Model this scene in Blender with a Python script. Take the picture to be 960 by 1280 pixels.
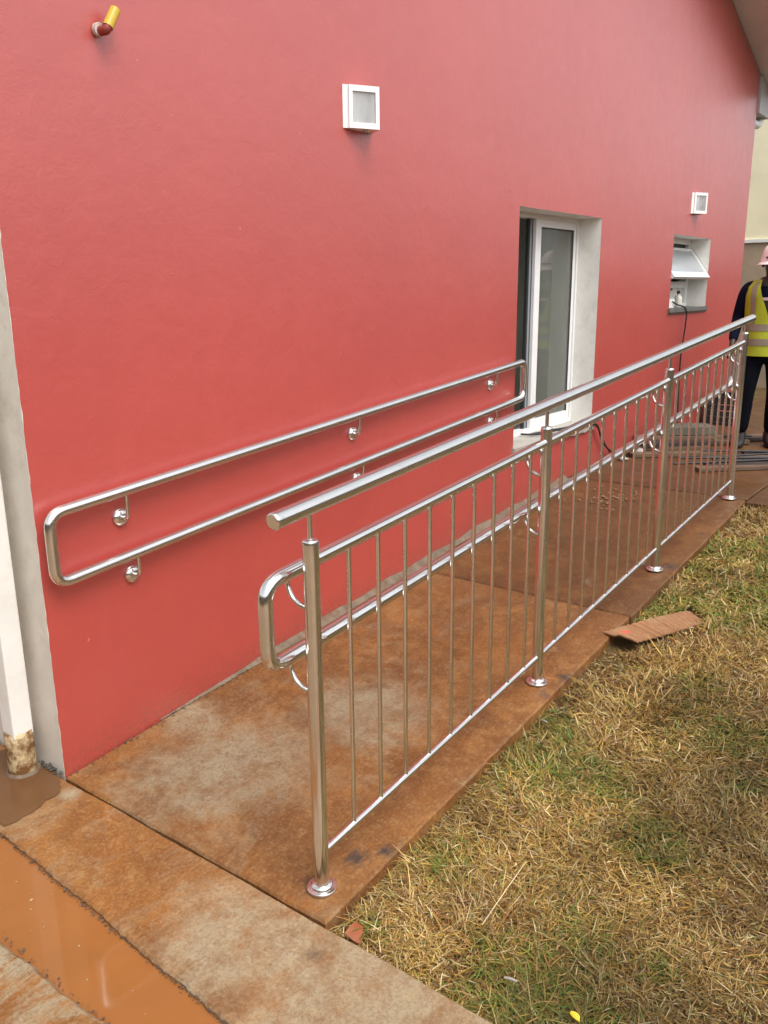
import bpy, bmesh, math, random
import numpy as np
from mathutils import Vector, Matrix
random.seed(7); rng = np.random.default_rng(11)
for o in list(bpy.data.objects): bpy.data.objects.remove(o)
SC = bpy.context.scene
COL = SC.collection
S = 1.15                       # plan units -> metres
R = math.radians

# ------------------------------------------------------------------ camera
cd = bpy.data.cameras.new('camera'); cam = bpy.data.objects.new('camera', cd); COL.objects.link(cam)
rr = Vector((0.59979466, -0.80008655, -0.01038656)); uu = Vector((0.20947048, 0.14447764, 0.96708238)); ff = Vector((0.77224898, 0.58222652, -0.25425143))
m = Matrix((rr, uu, -ff)).transposed().to_4x4(); m.translation = Vector((-1.4061, -2.3026, 1.5120)) * S
cam.matrix_world = m
cd.sensor_fit = 'VERTICAL'; cd.sensor_height = 36; cd.lens = 1056.98/1280*36
cd.clip_start = 0.05; cd.clip_end = 2000
SC.camera = cam

# ------------------------------------------------------------------ sky, sun, exposure
EL, AZ = R(58), R(196)         # azimuth measured from +y towards +x
W = bpy.data.worlds.new('World'); SC.world = W; W.use_nodes = True
wn = W.node_tree; bgn = wn.nodes['Background']
sky = wn.nodes.new('ShaderNodeTexSky'); sky.sky_type = 'NISHITA'; sky.sun_disc = False
sky.sun_elevation = EL; sky.sun_rotation = AZ; sky.dust_density = 4.0; sky.air_density = 1.0; sky.ozone_density = 1.0
hs = wn.nodes.new('ShaderNodeHueSaturation'); hs.inputs['Saturation'].default_value = 0.22   # thin even cloud: the blue is washed out
wn.links.new(sky.outputs[0], hs.inputs['Color']); wn.links.new(hs.outputs[0], bgn.inputs['Color'])
bgn.inputs['Strength'].default_value = 0.15
sl = bpy.data.lights.new('sun', 'SUN'); sl.energy = 0.7; sl.angle = R(40); sl.color = (1, .96, .9)
so = bpy.data.objects.new('sun', sl); COL.objects.link(so)
sd = Vector((math.sin(AZ)*math.cos(EL), math.cos(AZ)*math.cos(EL), math.sin(EL)))
so.rotation_euler = sd.to_track_quat('Z', 'Y').to_euler(); so.location = (3, -6, 9)
SC.view_settings.view_transform = 'Standard'; SC.view_settings.look = 'None'
SC.view_settings.exposure = 0.90; SC.view_settings.gamma = 1

# ------------------------------------------------------------------ helpers: meshes
ABS = {}
class MB:
    def __init__(s): s.v = []; s.f = []; s.sm = []
    def add(s, vs, fs, smooth=False):
        n = len(s.v); s.v += [tuple(v) for v in vs]
        for f in fs: s.f.append([i+n for i in f]); s.sm.append(smooth)
        return s
    def box(s, x0, x1, y0, y1, z0, z1, bev=0):
        if bev:
            bm = bmesh.new(); bmesh.ops.create_cube(bm, size=1)
            for v in bm.verts: v.co = Vector((x0+(v.co.x+.5)*(x1-x0), y0+(v.co.y+.5)*(y1-y0), z0+(v.co.z+.5)*(z1-z0)))
            bmesh.ops.bevel(bm, geom=bm.edges[:], offset=bev, segments=2, affect='EDGES', profile=.6)
            bm.verts.index_update()
            s.add([v.co.copy() for v in bm.verts], [[v.index for v in f.verts] for f in bm.faces]); bm.free(); return s
        return s.add([(x0,y0,z0),(x1,y0,z0),(x1,y1,z0),(x0,y1,z0),(x0,y0,z1),(x1,y0,z1),(x1,y1,z1),(x0,y1,z1)],
                     [(3,2,1,0),(4,5,6,7),(0,1,5,4),(1,2,6,5),(2,3,7,6),(3,0,4,7)])
    def obox(s, c, half, ax, bev=0):     # oriented box: ax = three unit axes
        t = MB().box(-half[0], half[0], -half[1], half[1], -half[2], half[2], bev)
        c = Vector(c); ax = [Vector(a) for a in ax]
        return s.add([c + ax[0]*v[0] + ax[1]*v[1] + ax[2]*v[2] for v in t.v], t.f)
    def prism(s, poly, y0, y1, axis='y'):   # polygon in xz pushed from y0 to y1
        n = len(poly)
        P = lambda a, b, t: (a, t, b) if axis == 'y' else ((t, a, b) if axis == 'x' else (a, b, t))
        vs = [P(a, b, y0) for a, b in poly] + [P(a, b, y1) for a, b in poly]
        return s.add(vs, [list(range(n)), list(range(2*n-1, n-1, -1))] + [[i, i+n, (i+1) % n+n, (i+1) % n] for i in range(n)])
    def tube(s, pts, r, seg=16, closed=False, caps=True, radii=None):
        pts = [Vector(p) for p in pts]; n = len(pts); T = []
        for i in range(n):
            if closed: t = pts[(i+1) % n]-pts[i-1]
            else: t = pts[min(i+1, n-1)]-pts[max(i-1, 0)]
            T.append(t.normalized())
        a = Vector((0, 0, 1)) if abs(T[0].z) < .9 else Vector((1, 0, 0))
        u = (a - T[0]*a.dot(T[0])).normalized(); vs = []
        for i in range(n):
            u = (u - T[i]*u.dot(T[i])).normalized(); w = T[i].cross(u); q = radii[i] if radii else r
            for k in range(seg):
                t = 2*math.pi*k/seg; vs.append(pts[i] + u*(q*math.cos(t)) + w*(q*math.sin(t)))
        fs = []
        for i in range(n if closed else n-1):
            for k in range(seg):
                A = i*seg; B = ((i+1) % n)*seg; fs.append((A+k, A+(k+1) % seg, B+(k+1) % seg, B+k))
        s.add(vs, fs, True)
        if caps and not closed:
            s.add(vs[:seg], [list(range(seg))[::-1]]); s.add(vs[-seg:], [list(range(seg))])     # own vertices: the caps must not bend the shading
        return s
    def lathe(s, prof, c, ax=(0, 0, 1), seg=24, smooth=True):
        c = Vector(c); ax = Vector(ax).normalized(); a = Vector((1, 0, 0)) if abs(ax.x) < .9 else Vector((0, 1, 0))
        u = (a-ax*a.dot(ax)).normalized(); w = ax.cross(u); vs = []
        for r, h in prof:
            for k in range(seg):
                t = 2*math.pi*k/seg; vs.append(c+ax*h+u*(r*math.cos(t))+w*(r*math.sin(t)))
        fs = [(i*seg+k, i*seg+(k+1) % seg, (i+1)*seg+(k+1) % seg, (i+1)*seg+k) for i in range(len(prof)-1) for k in range(seg)]
        return s.add(vs, fs, smooth)
def fillet(pts, rad, n=7, closed=False):
    pts = [Vector(p) for p in pts]; out = []; N = len(pts)
    for i, p in enumerate(pts):
        if not closed and i in (0, N-1): out.append(p); continue
        a = (pts[i-1]-p); b = (pts[(i+1) % N]-p); d = min(rad, a.length*.49, b.length*.49)
        A = p+a.normalized()*d; B = p+b.normalized()*d
        for k in range(n+1):
            t = k/n; out.append(A*(1-t)**2 + p*2*t*(1-t) + B*t*t)
    return out
def smooth_path(P, n=6):
    P = [Vector(p) for p in P]; out = []
    for i in range(len(P)-1):
        a, b, c, d = P[max(i-1, 0)], P[i], P[i+1], P[min(i+2, len(P)-1)]
        for k in range(n):
            t = k/n; out.append(.5*((2*b)+(c-a)*t+(2*a-5*b+4*c-d)*t*t+(3*b-a-3*c+d)*t**3))
    return out+[P[-1]]
def finish(o, label=None, cat=None, group=None, kind=None):
    for k, v in (('label', label), ('category', cat), ('group', group), ('kind', kind)):
        if v: o[k] = v
    return o
def obj(name, mb, mat, parent=None, loc=None, **kw):
    """link mb (vertices relative to loc, or absolute when loc is None) as one mesh object"""
    me = bpy.data.meshes.new(name)
    if loc is None:
        loc = ABS[parent.name] if parent else (0, 0, 0)
        sh = Vector(loc); vs = [(Vector(v)-sh)*S for v in mb.v]
    else: vs = [Vector(v)*S for v in mb.v]
    me.from_pydata(vs, [], mb.f); me.polygons.foreach_set('use_smooth', mb.sm)
    bm = bmesh.new(); bm.from_mesh(me); bmesh.ops.recalc_face_normals(bm, faces=bm.faces); bm.to_mesh(bm_me := me); bm.free()
    me.materials.append(mat); o = bpy.data.objects.new(name, me); COL.objects.link(o)
    return place(o, loc, parent, **kw)
def place(o, loc, parent=None, **kw):
    base = Vector(ABS[parent.name]) if parent else Vector((0, 0, 0))
    o.parent = parent; o.location = (Vector(loc)-base)*S; ABS[o.name] = tuple(loc)
    return finish(o, **kw)
def again(o, loc, parent=None, **kw):
    c = o.copy(); COL.objects.link(c); return place(c, loc, parent, **kw)
def thing(name, loc, label=None, cat=None, group=None, kind=None):
    o = bpy.data.objects.new(name, None); o.empty_display_size = .1; COL.objects.link(o)
    return place(o, loc, None, label=label, cat=cat, group=group, kind=kind)

# ------------------------------------------------------------------ helpers: materials
class NT:
    def __init__(s, name):
        s.m = bpy.data.materials.new(name); s.m.use_nodes = True; s.t = s.m.node_tree; s.b = s.t.nodes['Principled BSDF']
        g = s.t.nodes.new('ShaderNodeNewGeometry'); s.pos = g.outputs['Position']; s.geo = g
        s.out = s.t.nodes['Material Output']
    def n(s, typ, ins={}, **kw):
        x = s.t.nodes.new(typ)
        for k, v in kw.items(): setattr(x, k, v)
        for k, v in ins.items():
            if hasattr(v, 'is_linked') or isinstance(v, bpy.types.NodeSocket): s.t.links.new(v, x.inputs[k])
            else: x.inputs[k].default_value = v
        return x
    def link(s, a, b): s.t.links.new(a, b)
    def map(s, scale=(1, 1, 1), loc=(0, 0, 0), vec=None):
        return s.n('ShaderNodeMapping', {'Vector': vec or s.pos, 'Scale': scale, 'Location': loc}).outputs[0]
    def noise(s, scale, detail=5, rough=.6, vec=None, dist=0):
        return s.n('ShaderNodeTexNoise', {'Vector': vec or s.pos, 'Scale': scale, 'Detail': detail, 'Roughness': rough, 'Distortion': dist}).outputs[0]
    def ramp(s, f, stops):
        x = s.n('ShaderNodeValToRGB', {'Fac': f}); e = x.color_ramp.elements
        while len(e) < len(stops): e.new(.5)
        for q, (p, c) in zip(e, stops):
            q.position = p; q.color = (c, c, c, 1) if not hasattr(c, '__len__') else (*c, 1)
        return x.outputs[0]
    def math(s, op, a, b=0., clamp=False):
        return s.n('ShaderNodeMath', {0: a, 1: b}, operation=op, use_clamp=clamp).outputs[0]
    def mix(s, f, a, b, bt='MIX'):
        x = s.n('ShaderNodeMix', data_type='RGBA', blend_type=bt)
        for sock, v in ((x.inputs[0], f), (x.inputs[6], a), (x.inputs[7], b)):
            if isinstance(v, bpy.types.NodeSocket): s.link(v, sock)
            else: sock.default_value = v if not hasattr(v, '__len__') else (*v, 1)
        return x.outputs[2]
    def set(s, **kw):
        for k, v in kw.items():
            k = {'col': 'Base Color', 'rough': 'Roughness', 'metal': 'Metallic', 'spec': 'Specular IOR Level', 'trans': 'Transmission Weight', 'ior': 'IOR', 'alpha': 'Alpha', 'coat': 'Coat Weight', 'coatr': 'Coat Roughness', 'sss': 'Subsurface Weight'}[k]
            if isinstance(v, bpy.types.NodeSocket): s.link(v, s.b.inputs[k])
            else: s.b.inputs[k].default_value = v if not hasattr(v, '__len__') else (*v, 1)
        return s
    def bump(s, h, strength, dist):
        x = s.n('ShaderNodeBump', {'Height': h, 'Strength': strength, 'Distance': dist}); s.link(x.outputs[0], s.b.inputs['Normal']); x2 = s.n('ShaderNodeBump', {'Height': h, 'Strength': strength*.22, 'Distance': dist}); s.link(x2.outputs[0], s.b.inputs['Coat Normal']); return s
    def axis(s, i): return s.n('ShaderNodeSeparateXYZ', {0: s.pos}).outputs[i]
    def spot(s, c, r, wob=.6):     # soft round stain at plan point c, radius r
        d = s.n('ShaderNodeVectorMath', {0: s.pos, 1: tuple(S*q for q in c)}, operation='DISTANCE').outputs['Value']
        d = s.math('ADD', d, s.math('MULTIPLY', s.math('SUBTRACT', s.noise(22, 6, .75, s.map((1.0, 2.2, 1))), .5), r*S*wob*5))
        return s.n('ShaderNodeMapRange', {'Value': d, 'From Min': r*S*1.0, 'From Max': r*S*.1}).outputs[0]

def m_wall():
    t = NT('red_painted_plaster')
    big = t.noise(.8, 4, .55); mid = t.noise(5, 6, .65)
    c = t.mix(t.ramp(big, [(.3, 0), (.7, 1)]), (.41, .047, .037), (.47, .059, .046))
    c = t.mix(t.math('MULTIPLY', t.ramp(mid, [(.55, 0), (.8, 1)]), .25), c, (.56, .10, .078))
    streak = t.noise(3, 5, .6, t.map((3.2, 1, .25)))
    c = t.mix(t.math('MULTIPLY', t.ramp(streak, [(.52, 0), (.72, 1)]), .34), c, (.42, .05, .045))
    # mud splashed up from the ramp
    zr = t.math('SUBTRACT', t.axis(2), t.math('MULTIPLY', t.axis(0), .0855))
    fl = t.n('ShaderNodeMapRange', {'Value': t.math('SUBTRACT', zr, t.math('MULTIPLY', t.noise(7, 5, .6), .12)), 'From Min': .09, 'From Max': -.03}).outputs[0]
    sp = t.ramp(t.noise(60, 7, .8), [(.47, 0), (.56, 1)])
    c = t.mix(t.math('MULTIPLY', t.math('MULTIPLY', fl, sp), .6), c, (.20, .062, .034))
    chip = t.ramp(t.noise(26, 2, .5), [(.76, 0), (.775, 1)])
    c = t.mix(t.math('MULTIPLY', chip, .5), c, (.62, .28, .2))
    t.set(col=c, rough=t.ramp(t.noise(9, 5, .6), [(.3, .40), (.7, .52)]), spec=.55, coat=1., coatr=.36)
    h = t.math('ADD', t.math('MULTIPLY', t.noise(2.2, 3, .5, dist=.3), 1.0), t.math('MULTIPLY', t.noise(70, 6, .75), .10))
    h = t.math('ADD', h, t.math('MULTIPLY', t.noise(11, 7, .70, dist=.4), .40))
    scr = t.ramp(t.noise(7, 6, .7, t.map((1.0, 1, 2.0)), 1.2), [(.66, 0), (.70, 1)])
    h = t.math('ADD', h, t.math('MULTIPLY', scr, .06))
    t.b.inputs['Coat IOR'].default_value = 1.7; t.bump(h, .55, .015); return t.m
def m_plain(name, col, rough=.5, vary=.12, bump=0, scale=20, metal=0, spec=.5, dirt=None):
    t = NT(name); d = tuple(c*(1-vary*2) for c in col)
    c = t.mix(t.ramp(t.noise(scale*.35, 5, .65), [(.35, 0), (.7, 1)]), col, d)
    if dirt: c = t.mix(t.math('MULTIPLY', t.ramp(t.noise(scale*.6, 6, .7), [(.5-.12*(dirt[1] > .95), 0), (.68-.12*(dirt[1] > .95), 1)]), dirt[1]), c, dirt[0])
    t.set(col=c, rough=rough, metal=metal, spec=spec)
    if bump: t.bump(t.noise(scale*4, 4, .6), .6, bump)
    return t.m
def m_steel(dull=0, satin=0):
    t = NT('brushed_stainless_steel' if not dull else 'weathered_stainless_steel')
    n = t.noise(7, 6, .7); fine = t.noise(160, 3, .6)
    c = t.mix(t.ramp(n, [(.4, 0), (.75, 1)]), (.76, .75, .73), (.65, .64, .61))
    sp = t.ramp(t.noise(48, 4, .75), [(.62-.02*dull, 0), (.72-.02*dull, 1)])
    c = t.mix(t.math('MULTIPLY', sp, .22+.1*dull), c, (.36, .32, .28))
    rg = t.math('ADD', t.ramp(n, [(.35, .13+.02*dull+satin), (.7, .23+.03*dull+satin)]), t.math('MULTIPLY', t.math('SUBTRACT', fine, .5), .12))
    rg = t.math('ADD', rg, t.math('MULTIPLY', sp, .12))
    if satin: c = t.mix(1., c, (1., .97, .93), 'MULTIPLY')
    t.set(col=c, rough=rg, metal=1); t.bump(fine, .015, .002); return t.m
def m_concrete(name, grey_at=None, wet=.5, spots=(), bias=0., dark=1.):
    t = NT(name)
    a = t.noise(2.3, 8, .68, dist=.6); b = t.noise(9, 8, .72, t.map((1, 1, 1), (3, 7, 1))); f = t.noise(85, 6, .8); e = t.noise(26, 7, .78, t.map((1, .7, 1), (5, 1, 2)))
    br = t.noise(1, 4, .6, t.map((5, 130, 5)))
    c = t.mix(t.ramp(a, [(.40, 0), (.58, 1)]), (.205, .070, .012), (.125, .042, .0085))
    c = t.mix(t.math('MULTIPLY', t.ramp(b, [(.47, 0), (.60, 1)]), .6), c, (.25, .105, .028))
    g = t.ramp(t.noise(3.1, 9, .74, t.map((1, 1.5, 1), (1.3, 0, 0)), .8), [(.50-bias, 0), (.60-bias, 1)])
    if grey_at:
        m = None
        for q, rad in grey_at:
            d = t.n('ShaderNodeVectorMath', {0: t.pos, 1: tuple(S*k for k in q)}, operation='DISTANCE').outputs['Value']
            d = t.math('ADD', d, t.math('MULTIPLY', t.math('SUBTRACT', t.noise(5, 8, .75), .5), rad*2.4))
            k = t.n('ShaderNodeMapRange', {'Value': d, 'From Min': rad*1.15, 'From Max': rad*.45}).outputs[0]
            m = k if m is None else t.math('MAXIMUM', m, k)
        g = t.math('MAXIMUM', t.math('MULTIPLY', g, .35), t.math('MULTIPLY', m, t.ramp(b, [(.30, .25), (.55, 1)])))
    c = t.mix(t.math('MULTIPLY', g, .8), c, (.245, .195, .125))
    blot = t.noise(1.35, 9, .76, t.map((1, 1, 1), (4.2, 1.7, 0)), .9)
    c = t.mix(t.math('MULTIPLY', t.math('MULTIPLY', t.ramp(blot, [(.49, 0), (.54, 1)]), t.math('SUBTRACT', 1., t.math('MULTIPLY', g, .7))), .42), c, (.11, .036, .007))
    c = t.mix(t.math('MULTIPLY', t.ramp(e, [(.50, 0), (.60, 1)]), .26), c, (.13, .048, .011))
    c = t.mix(t.math('MULTIPLY', t.ramp(e, [(.36, 1), (.46, 0)]), .30), c, (.27, .155, .06))
    c = t.mix(t.math('MULTIPLY', t.ramp(f, [(.51, 0), (.60, 1)]), .36), c, (.075, .030, .010))
    c = t.mix(t.math('MULTIPLY', t.ramp(f, [(.38, 1), (.46, 0)]), .32), c, (.32, .22, .12))
    c = t.mix(t.math('MULTIPLY', t.ramp(br, [(.52, 0), (.70, 1)]), .16), c, (.28, .16, .075))
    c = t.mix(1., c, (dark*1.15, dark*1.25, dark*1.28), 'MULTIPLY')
    for q, rad, st in spots:
        c = t.mix(t.math('MULTIPLY', t.spot(q, rad), st), c, (.035, .028, .026))
    wetm = t.ramp(t.noise(1.7, 6, .6, t.map((1, 1, 1), (9, 2, 0))), [(.38, 0), (.62, 1)])
    rg = t.math('ADD', t.n('ShaderNodeMapRange', {'Value': wetm, 'To Min': .72, 'To Max': .72-.42*wet}).outputs[0], t.math('MULTIPLY', t.math('SUBTRACT', b, .5), .25))
    t.set(col=c, rough=rg, spec=.42)
    h = t.math('ADD', t.math('MULTIPLY', e, .5), t.math('ADD', t.math('MULTIPLY', f, .45), t.math('MULTIPLY', br, .10)))
    t.bump(h, .6, .007); return t.m
def m_water(name, col, rough):
    t = NT(name)
    c = t.mix(t.ramp(t.noise(4, 5, .6), [(.35, 0), (.7, 1)]), col, tuple(q*.86 for q in col))
    t.set(col=c, rough=rough, spec=.5, ior=1.33); t.bump(t.noise(6, 2, .5), .12, .004); return t.m
def m_glass(name, dust=.2, dcol=(.5, .52, .46), ior=1.5, rough=.03, lo=.55):
    t = NT(name); t.t.nodes.remove(t.b)
    tr = t.n('ShaderNodeBsdfTransparent', {'Color': (.86, .9, .87, 1)}); gl = t.n('ShaderNodeBsdfGlossy', {'Roughness': rough})
    df = t.n('ShaderNodeBsdfDiffuse', {'Color': (*dcol, 1)}); fr = t.n('ShaderNodeFresnel', {'IOR': ior})
    st = t.ramp(t.noise(2.5, 6, .65, t.map((5, 5, .7))), [(.35, dust*lo), (.7, dust*(2-lo)*.9)])
    a = t.n('ShaderNodeMixShader', {0: st, 1: tr.outputs[0], 2: df.outputs[0]})
    b = t.n('ShaderNodeMixShader', {0: fr.outputs[0], 1: a.outputs[0], 2: gl.outputs[0]})
    t.link(b.outputs[0], t.out.inputs[0]); return t.m
def m_attr(name, rough=.6):
    t = NT(name); a = t.n('ShaderNodeAttribute', attribute_name='blade_colour')
    t.set(col=a.outputs['Color'], rough=rough, spec=.35); return t.m
def m_soil():
    t = NT('soil_and_thatch'); a = t.noise(3, 6, .7); b = t.noise(40, 6, .7)
    c = t.mix(t.ramp(a, [(.35, 0), (.65, 1)]), (.085, .052, .020), (.12, .08, .03))
    c = t.mix(t.math('MULTIPLY', t.ramp(b, [(.5, 0), (.7, 1)]), .6), c, (.15, .10, .035))
    t.set(col=c, rough=.95, spec=.2); t.bump(b, .8, .02); return t.m

M = {}
M['wall'] = m_wall()
M['cream'] = m_plain('cream_plaster', (.66, .61, .53), .6, .08, .002, 14, dirt=((.38, .31, .22), .35))
M['reveal'] = m_plain('white_painted_reveal', (.82, .80, .75), .55, .06, .0015, 12, dirt=((.45, .41, .35), .3))
M['white'] = m_plain('white_coated_aluminium', (.80, .80, .79), .35, .03, 0, 20, dirt=((.55, .52, .48), .15))
M['greyalu'] = m_plain('grey_aluminium_track', (.30, .32, .35), .4, .05, 0, 20)
M['sill'] = m_plain('dusty_cement_sill', (.46, .43, .38), .8, .12, .003, 18, dirt=((.25, .2, .15), .5))
M['gasket'] = m_plain('black_rubber', (.02, .02, .022), .6, .05)
M['inner'] = m_plain('grey_room_plaster', (.74, .74, .68), .8, .06, 0, 4)
M['dark'] = m_plain('dark_plastic', (.025, .024, .026), .5, .1)
M['soffit'] = m_plain('grey_painted_soffit', (.76, .79, .85), .6, .05, .001, 6)
M['fascia'] = m_plain('grey_fascia_board', (.50, .48, .47), .5, .05, .001, 8)
M['steel'] = m_steel(); M['steel_dull'] = m_steel(1); M['steel_satin'] = m_steel(0, .06)
M['pipe'] = m_plain('white_gutter_pipe', (.78, .77, .72), .4, .05, 0, 14, dirt=((.5, .44, .34), .25))
M['grass'] = m_attr('dry_grass_blades'); M['soil'] = m_soil()
M['ramp'] = m_concrete('mud_stained_concrete', grey_at=[((.25, -.40, .02), .40), ((.75, -.60, .06), .30), ((.35, -.12, .03), .22)], wet=.55,
    spots=[((.135, -1.035, .012), .044, .9), ((.20, -1.085, .017), .032, .95), ((-.0, -.99, 0), .035, .6), ((1.30, -1.10, .11), .04, .9), ((1.15, -1.09, .10), .03, .6), ((2.5, -1.07, .21), .05, .85)], bias=-.03, dark=1.06)
M['ramp_far'] = m_concrete('mud_stained_concrete_far_slab', wet=.75, spots=[((2.5, -1.07, .21), .05, .85), ((3.0, -1.06, .26), .03, .6)], bias=-.10, dark=.66)  # far slab: darker overall and less grey than the near one
M['path'] = m_concrete('worn_concrete', grey_at=[((-.22, -1.35, 0), .45), ((-.25, -1.0, 0), .30), ((-.14, -.11, 0), .05)], wet=.6, spots=[((-.19, -1.16, 0), .03, .45)], bias=.0, dark=1.22)
M['slab'] = m_concrete('pale_worn_concrete', wet=.3, bias=.06, dark=1.15)
M['landing'] = m_concrete('muddy_landing_concrete', wet=.9, bias=-.14, dark=.48)
M['mortar'] = m_plain('pale_mortar', (.21, .155, .105), .8, .25, .006, 30, dirt=((.13, .06, .03), .9))
M['water'] = m_water('muddy_water', (.30, .115, .032), .05)
M['puddle'] = m_water('thin_mud_film', (.14, .066, .028), .14)

# ------------------------------------------------------------------ ground sheet (a step below every slab)
SL = .0855
ZL = SL*3.66                   # landing level
def gz(x): return np.clip(SL*np.asarray(x, float)-.042, -.12, ZL-.045)
xs = np.unique(np.concatenate([np.linspace(-1.6, 5, 111), [-400, -150, -60, -25, -10, -5, -3, -2, 7, 10, 15, 30, 70, 160, 400]]))
ys = np.unique(np.concatenate([np.linspace(-3.6, .2, 64), [-400, -150, -60, -25, -12, -7, -5, 1, 3, 8, 20, 60, 150, 400]]))
X, Y = np.meshgrid(xs, ys, indexing='ij'); Z = gz(X)
near = (X > .0) & (X < 4) & (Y < -1.16) & (Y > -3.3)
Z = Z + np.where(near, rng.normal(0, .006, X.shape), 0)
mb = MB(); ny = len(ys)
mb.add(np.stack([X, Y, Z], -1).reshape(-1, 3).tolist(), [(i*ny+j, (i+1)*ny+j, (i+1)*ny+j+1, i*ny+j+1) for i in range(len(xs)-1) for j in range(ny-1)], True)
obj('ground', mb, M['soil'], kind='structure')

# ------------------------------------------------------------------ slabs
def wobble(a, b, n, amp, seed, rough=.6):
    r = np.random.default_rng(seed); t = np.linspace(0, 1, n); p = np.zeros(n)
    for k in range(1, 7): p += r.normal()*np.sin(2*math.pi*(t*3*k*1.37+r.random()))*rough**k
    p += r.normal(0, .25, n); p *= amp; p[0] = p[-1] = 0
    return t, p
def slab(name, mat, xa, xb, ya, yb, zf, th, jx0=0, jx1=0, jy0=0, seed=1, parent=None, bev=.006, nx=70, ny=40, tilt=None, **kw):
    """slab with a top following zf(x), jittered edges at x=xa (jx0), x=xb (jx1) and y=ya (jy0; ya is the outer edge)"""
    tx = np.linspace(0, 1, nx); ty = np.linspace(0, 1, ny)
    _, e0 = wobble(0, 1, ny, jx0, seed); _, e1 = wobble(0, 1, ny, jx1, seed+1); _, e2 = wobble(0, 1, nx, jy0, seed+2)
    mb = MB(); V = []; 
    rings = []
    if tilt is not None: e0 = e0 + tilt(ya+(yb-ya)*ty)
    def pt(u, v, i, j, inset, z):
        x0 = xa+e0[j]+inset; x1 = xb+e1[j]-inset; y0 = ya+e2[i]+inset; y1 = yb-inset
        x = x0+(x1-x0)*u; return (x, y0+(y1-y0)*v, zf(x)+z)
    top = [[pt(tx[i], ty[j], i, j, bev, 0) for j in range(ny)] for i in range(nx)]
    V = [p for row in top for p in row]; F = [(i*ny+j, (i+1)*ny+j, (i+1)*ny+j+1, i*ny+j+1) for i in range(nx-1) for j in range(ny-1)]
    mb.add(V, F, True)
    per = [(i, 0) for i in range(nx)]+[(nx-1, j) for j in range(1, ny)]+[(i, ny-1) for i in range(nx-2, -1, -1)]+[(0, j) for j in range(ny-2, 0, -1)]
    A = [pt(tx[i], ty[j], i, j, bev, 0) for i, j in per]; B = [pt(tx[i], ty[j], i, j, 0, -bev) for i, j in per]; C_ = [pt(tx[i], ty[j], i, j, 0, -th) for i, j in per]
    n = len(per)
    mb.add(A+B+C_, [(k, (k+1) % n, n+(k+1) % n, n+k) for k in range(n)]+[(n+k, n+(k+1) % n, 2*n+(k+1) % n, 2*n+k) for k in range(n)], False)
    return obj(name, mb, mat, parent, **kw)
zr = lambda x: SL*x
ramp = thing('ramp', (-.085, -.5, 0), kind='structure')
slab('concrete_slab', M['ramp'], -.086, 1.893, -1.112, -.002, zr, .10, .0012, .001, .0022, 3, ramp, .006)
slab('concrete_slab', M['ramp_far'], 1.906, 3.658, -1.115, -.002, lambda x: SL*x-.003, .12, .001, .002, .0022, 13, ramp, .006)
mm = MB(); n = 60
_, wv = wobble(0, 1, n, .006, 5); _, wz = wobble(0, 1, n, .006, 6)
xsr = np.linspace(.30, 3.6, n); A = []; B = []
for i, x in enumerate(xsr):
    k = min(1, (x-.28)/.9); w = .004+.028*k+wv[i]*k; A.append((x, -.0015, SL*x+.004+.022*k+wz[i]*k)); B.append((x, -w, SL*x+.002))
mm.add(A+B, [(i, i+1, n+i+1, n+i) for i in range(n-1)])
obj('mortar_strip', mm, M['mortar'], ramp)
flat = lambda x: 0*x+ZL
land = thing('landing', (3.7, -.5, ZL), kind='structure')
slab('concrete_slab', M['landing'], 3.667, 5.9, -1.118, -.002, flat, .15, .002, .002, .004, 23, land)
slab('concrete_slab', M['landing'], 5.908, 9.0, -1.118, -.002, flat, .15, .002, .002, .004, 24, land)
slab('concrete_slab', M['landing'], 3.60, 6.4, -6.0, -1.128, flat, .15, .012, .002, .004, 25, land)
path = thing('path', (-.24, -1, 0), kind='structure')
zero = lambda x: 0*x
EDGE = lambda y: np.clip(.066*np.asarray(y, float), -.088, .02)
slab('concrete_slab', M['path'], -.361, -.100, -4.2, .035, zero, .11, .0055, .0016, 0, 33, path, .006, 14, 420, tilt=EDGE)
slab('concrete_slab', M['path'], -.360, -.100, .039, 6, zero, .11, .009, .001, 0, 34, path, .006, 14, 160)
slab('concrete_slab', M['slab'], -3.6, -.586, -4.2, 6, zero, .11, 0, .012, 0, 43, thing('paving', (-1, -1, 0), kind='structure'), .010, 16, 260)
wb = MB(); nx_, ny_ = 4, 40
wb.add([(-.62+.27*i/3, -4.3+10.3*j/39, -.014) for i in range(4) for j in range(40)], [(i*40+j, (i+1)*40+j, (i+1)*40+j+1, i*40+j+1) for i in range(3) for j in range(39)], True)
obj('water', wb, M['water'], kind='structure')
# thin wet mud by the downpipe
pb = MB(); r_ = np.random.default_rng(8); P = []
for k in range(44):
    t = 2*math.pi*k/44; q = 1+.12*math.sin(3*t+1)+.09*math.sin(5*t)+.02*r_.normal()
    P.append((max(-.352, min(-.104, -.235+.19*q*math.cos(t))), .14+.26*q*math.sin(t)*(1 if math.sin(t) > 0 else .92), .003))
pb.add([(-.235, .14, .0035)]+P, [(0, 1+k, 1+(k+1) % 44) for k in range(44)], True)
obj('puddle', pb, M['puddle'], kind='structure')
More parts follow.
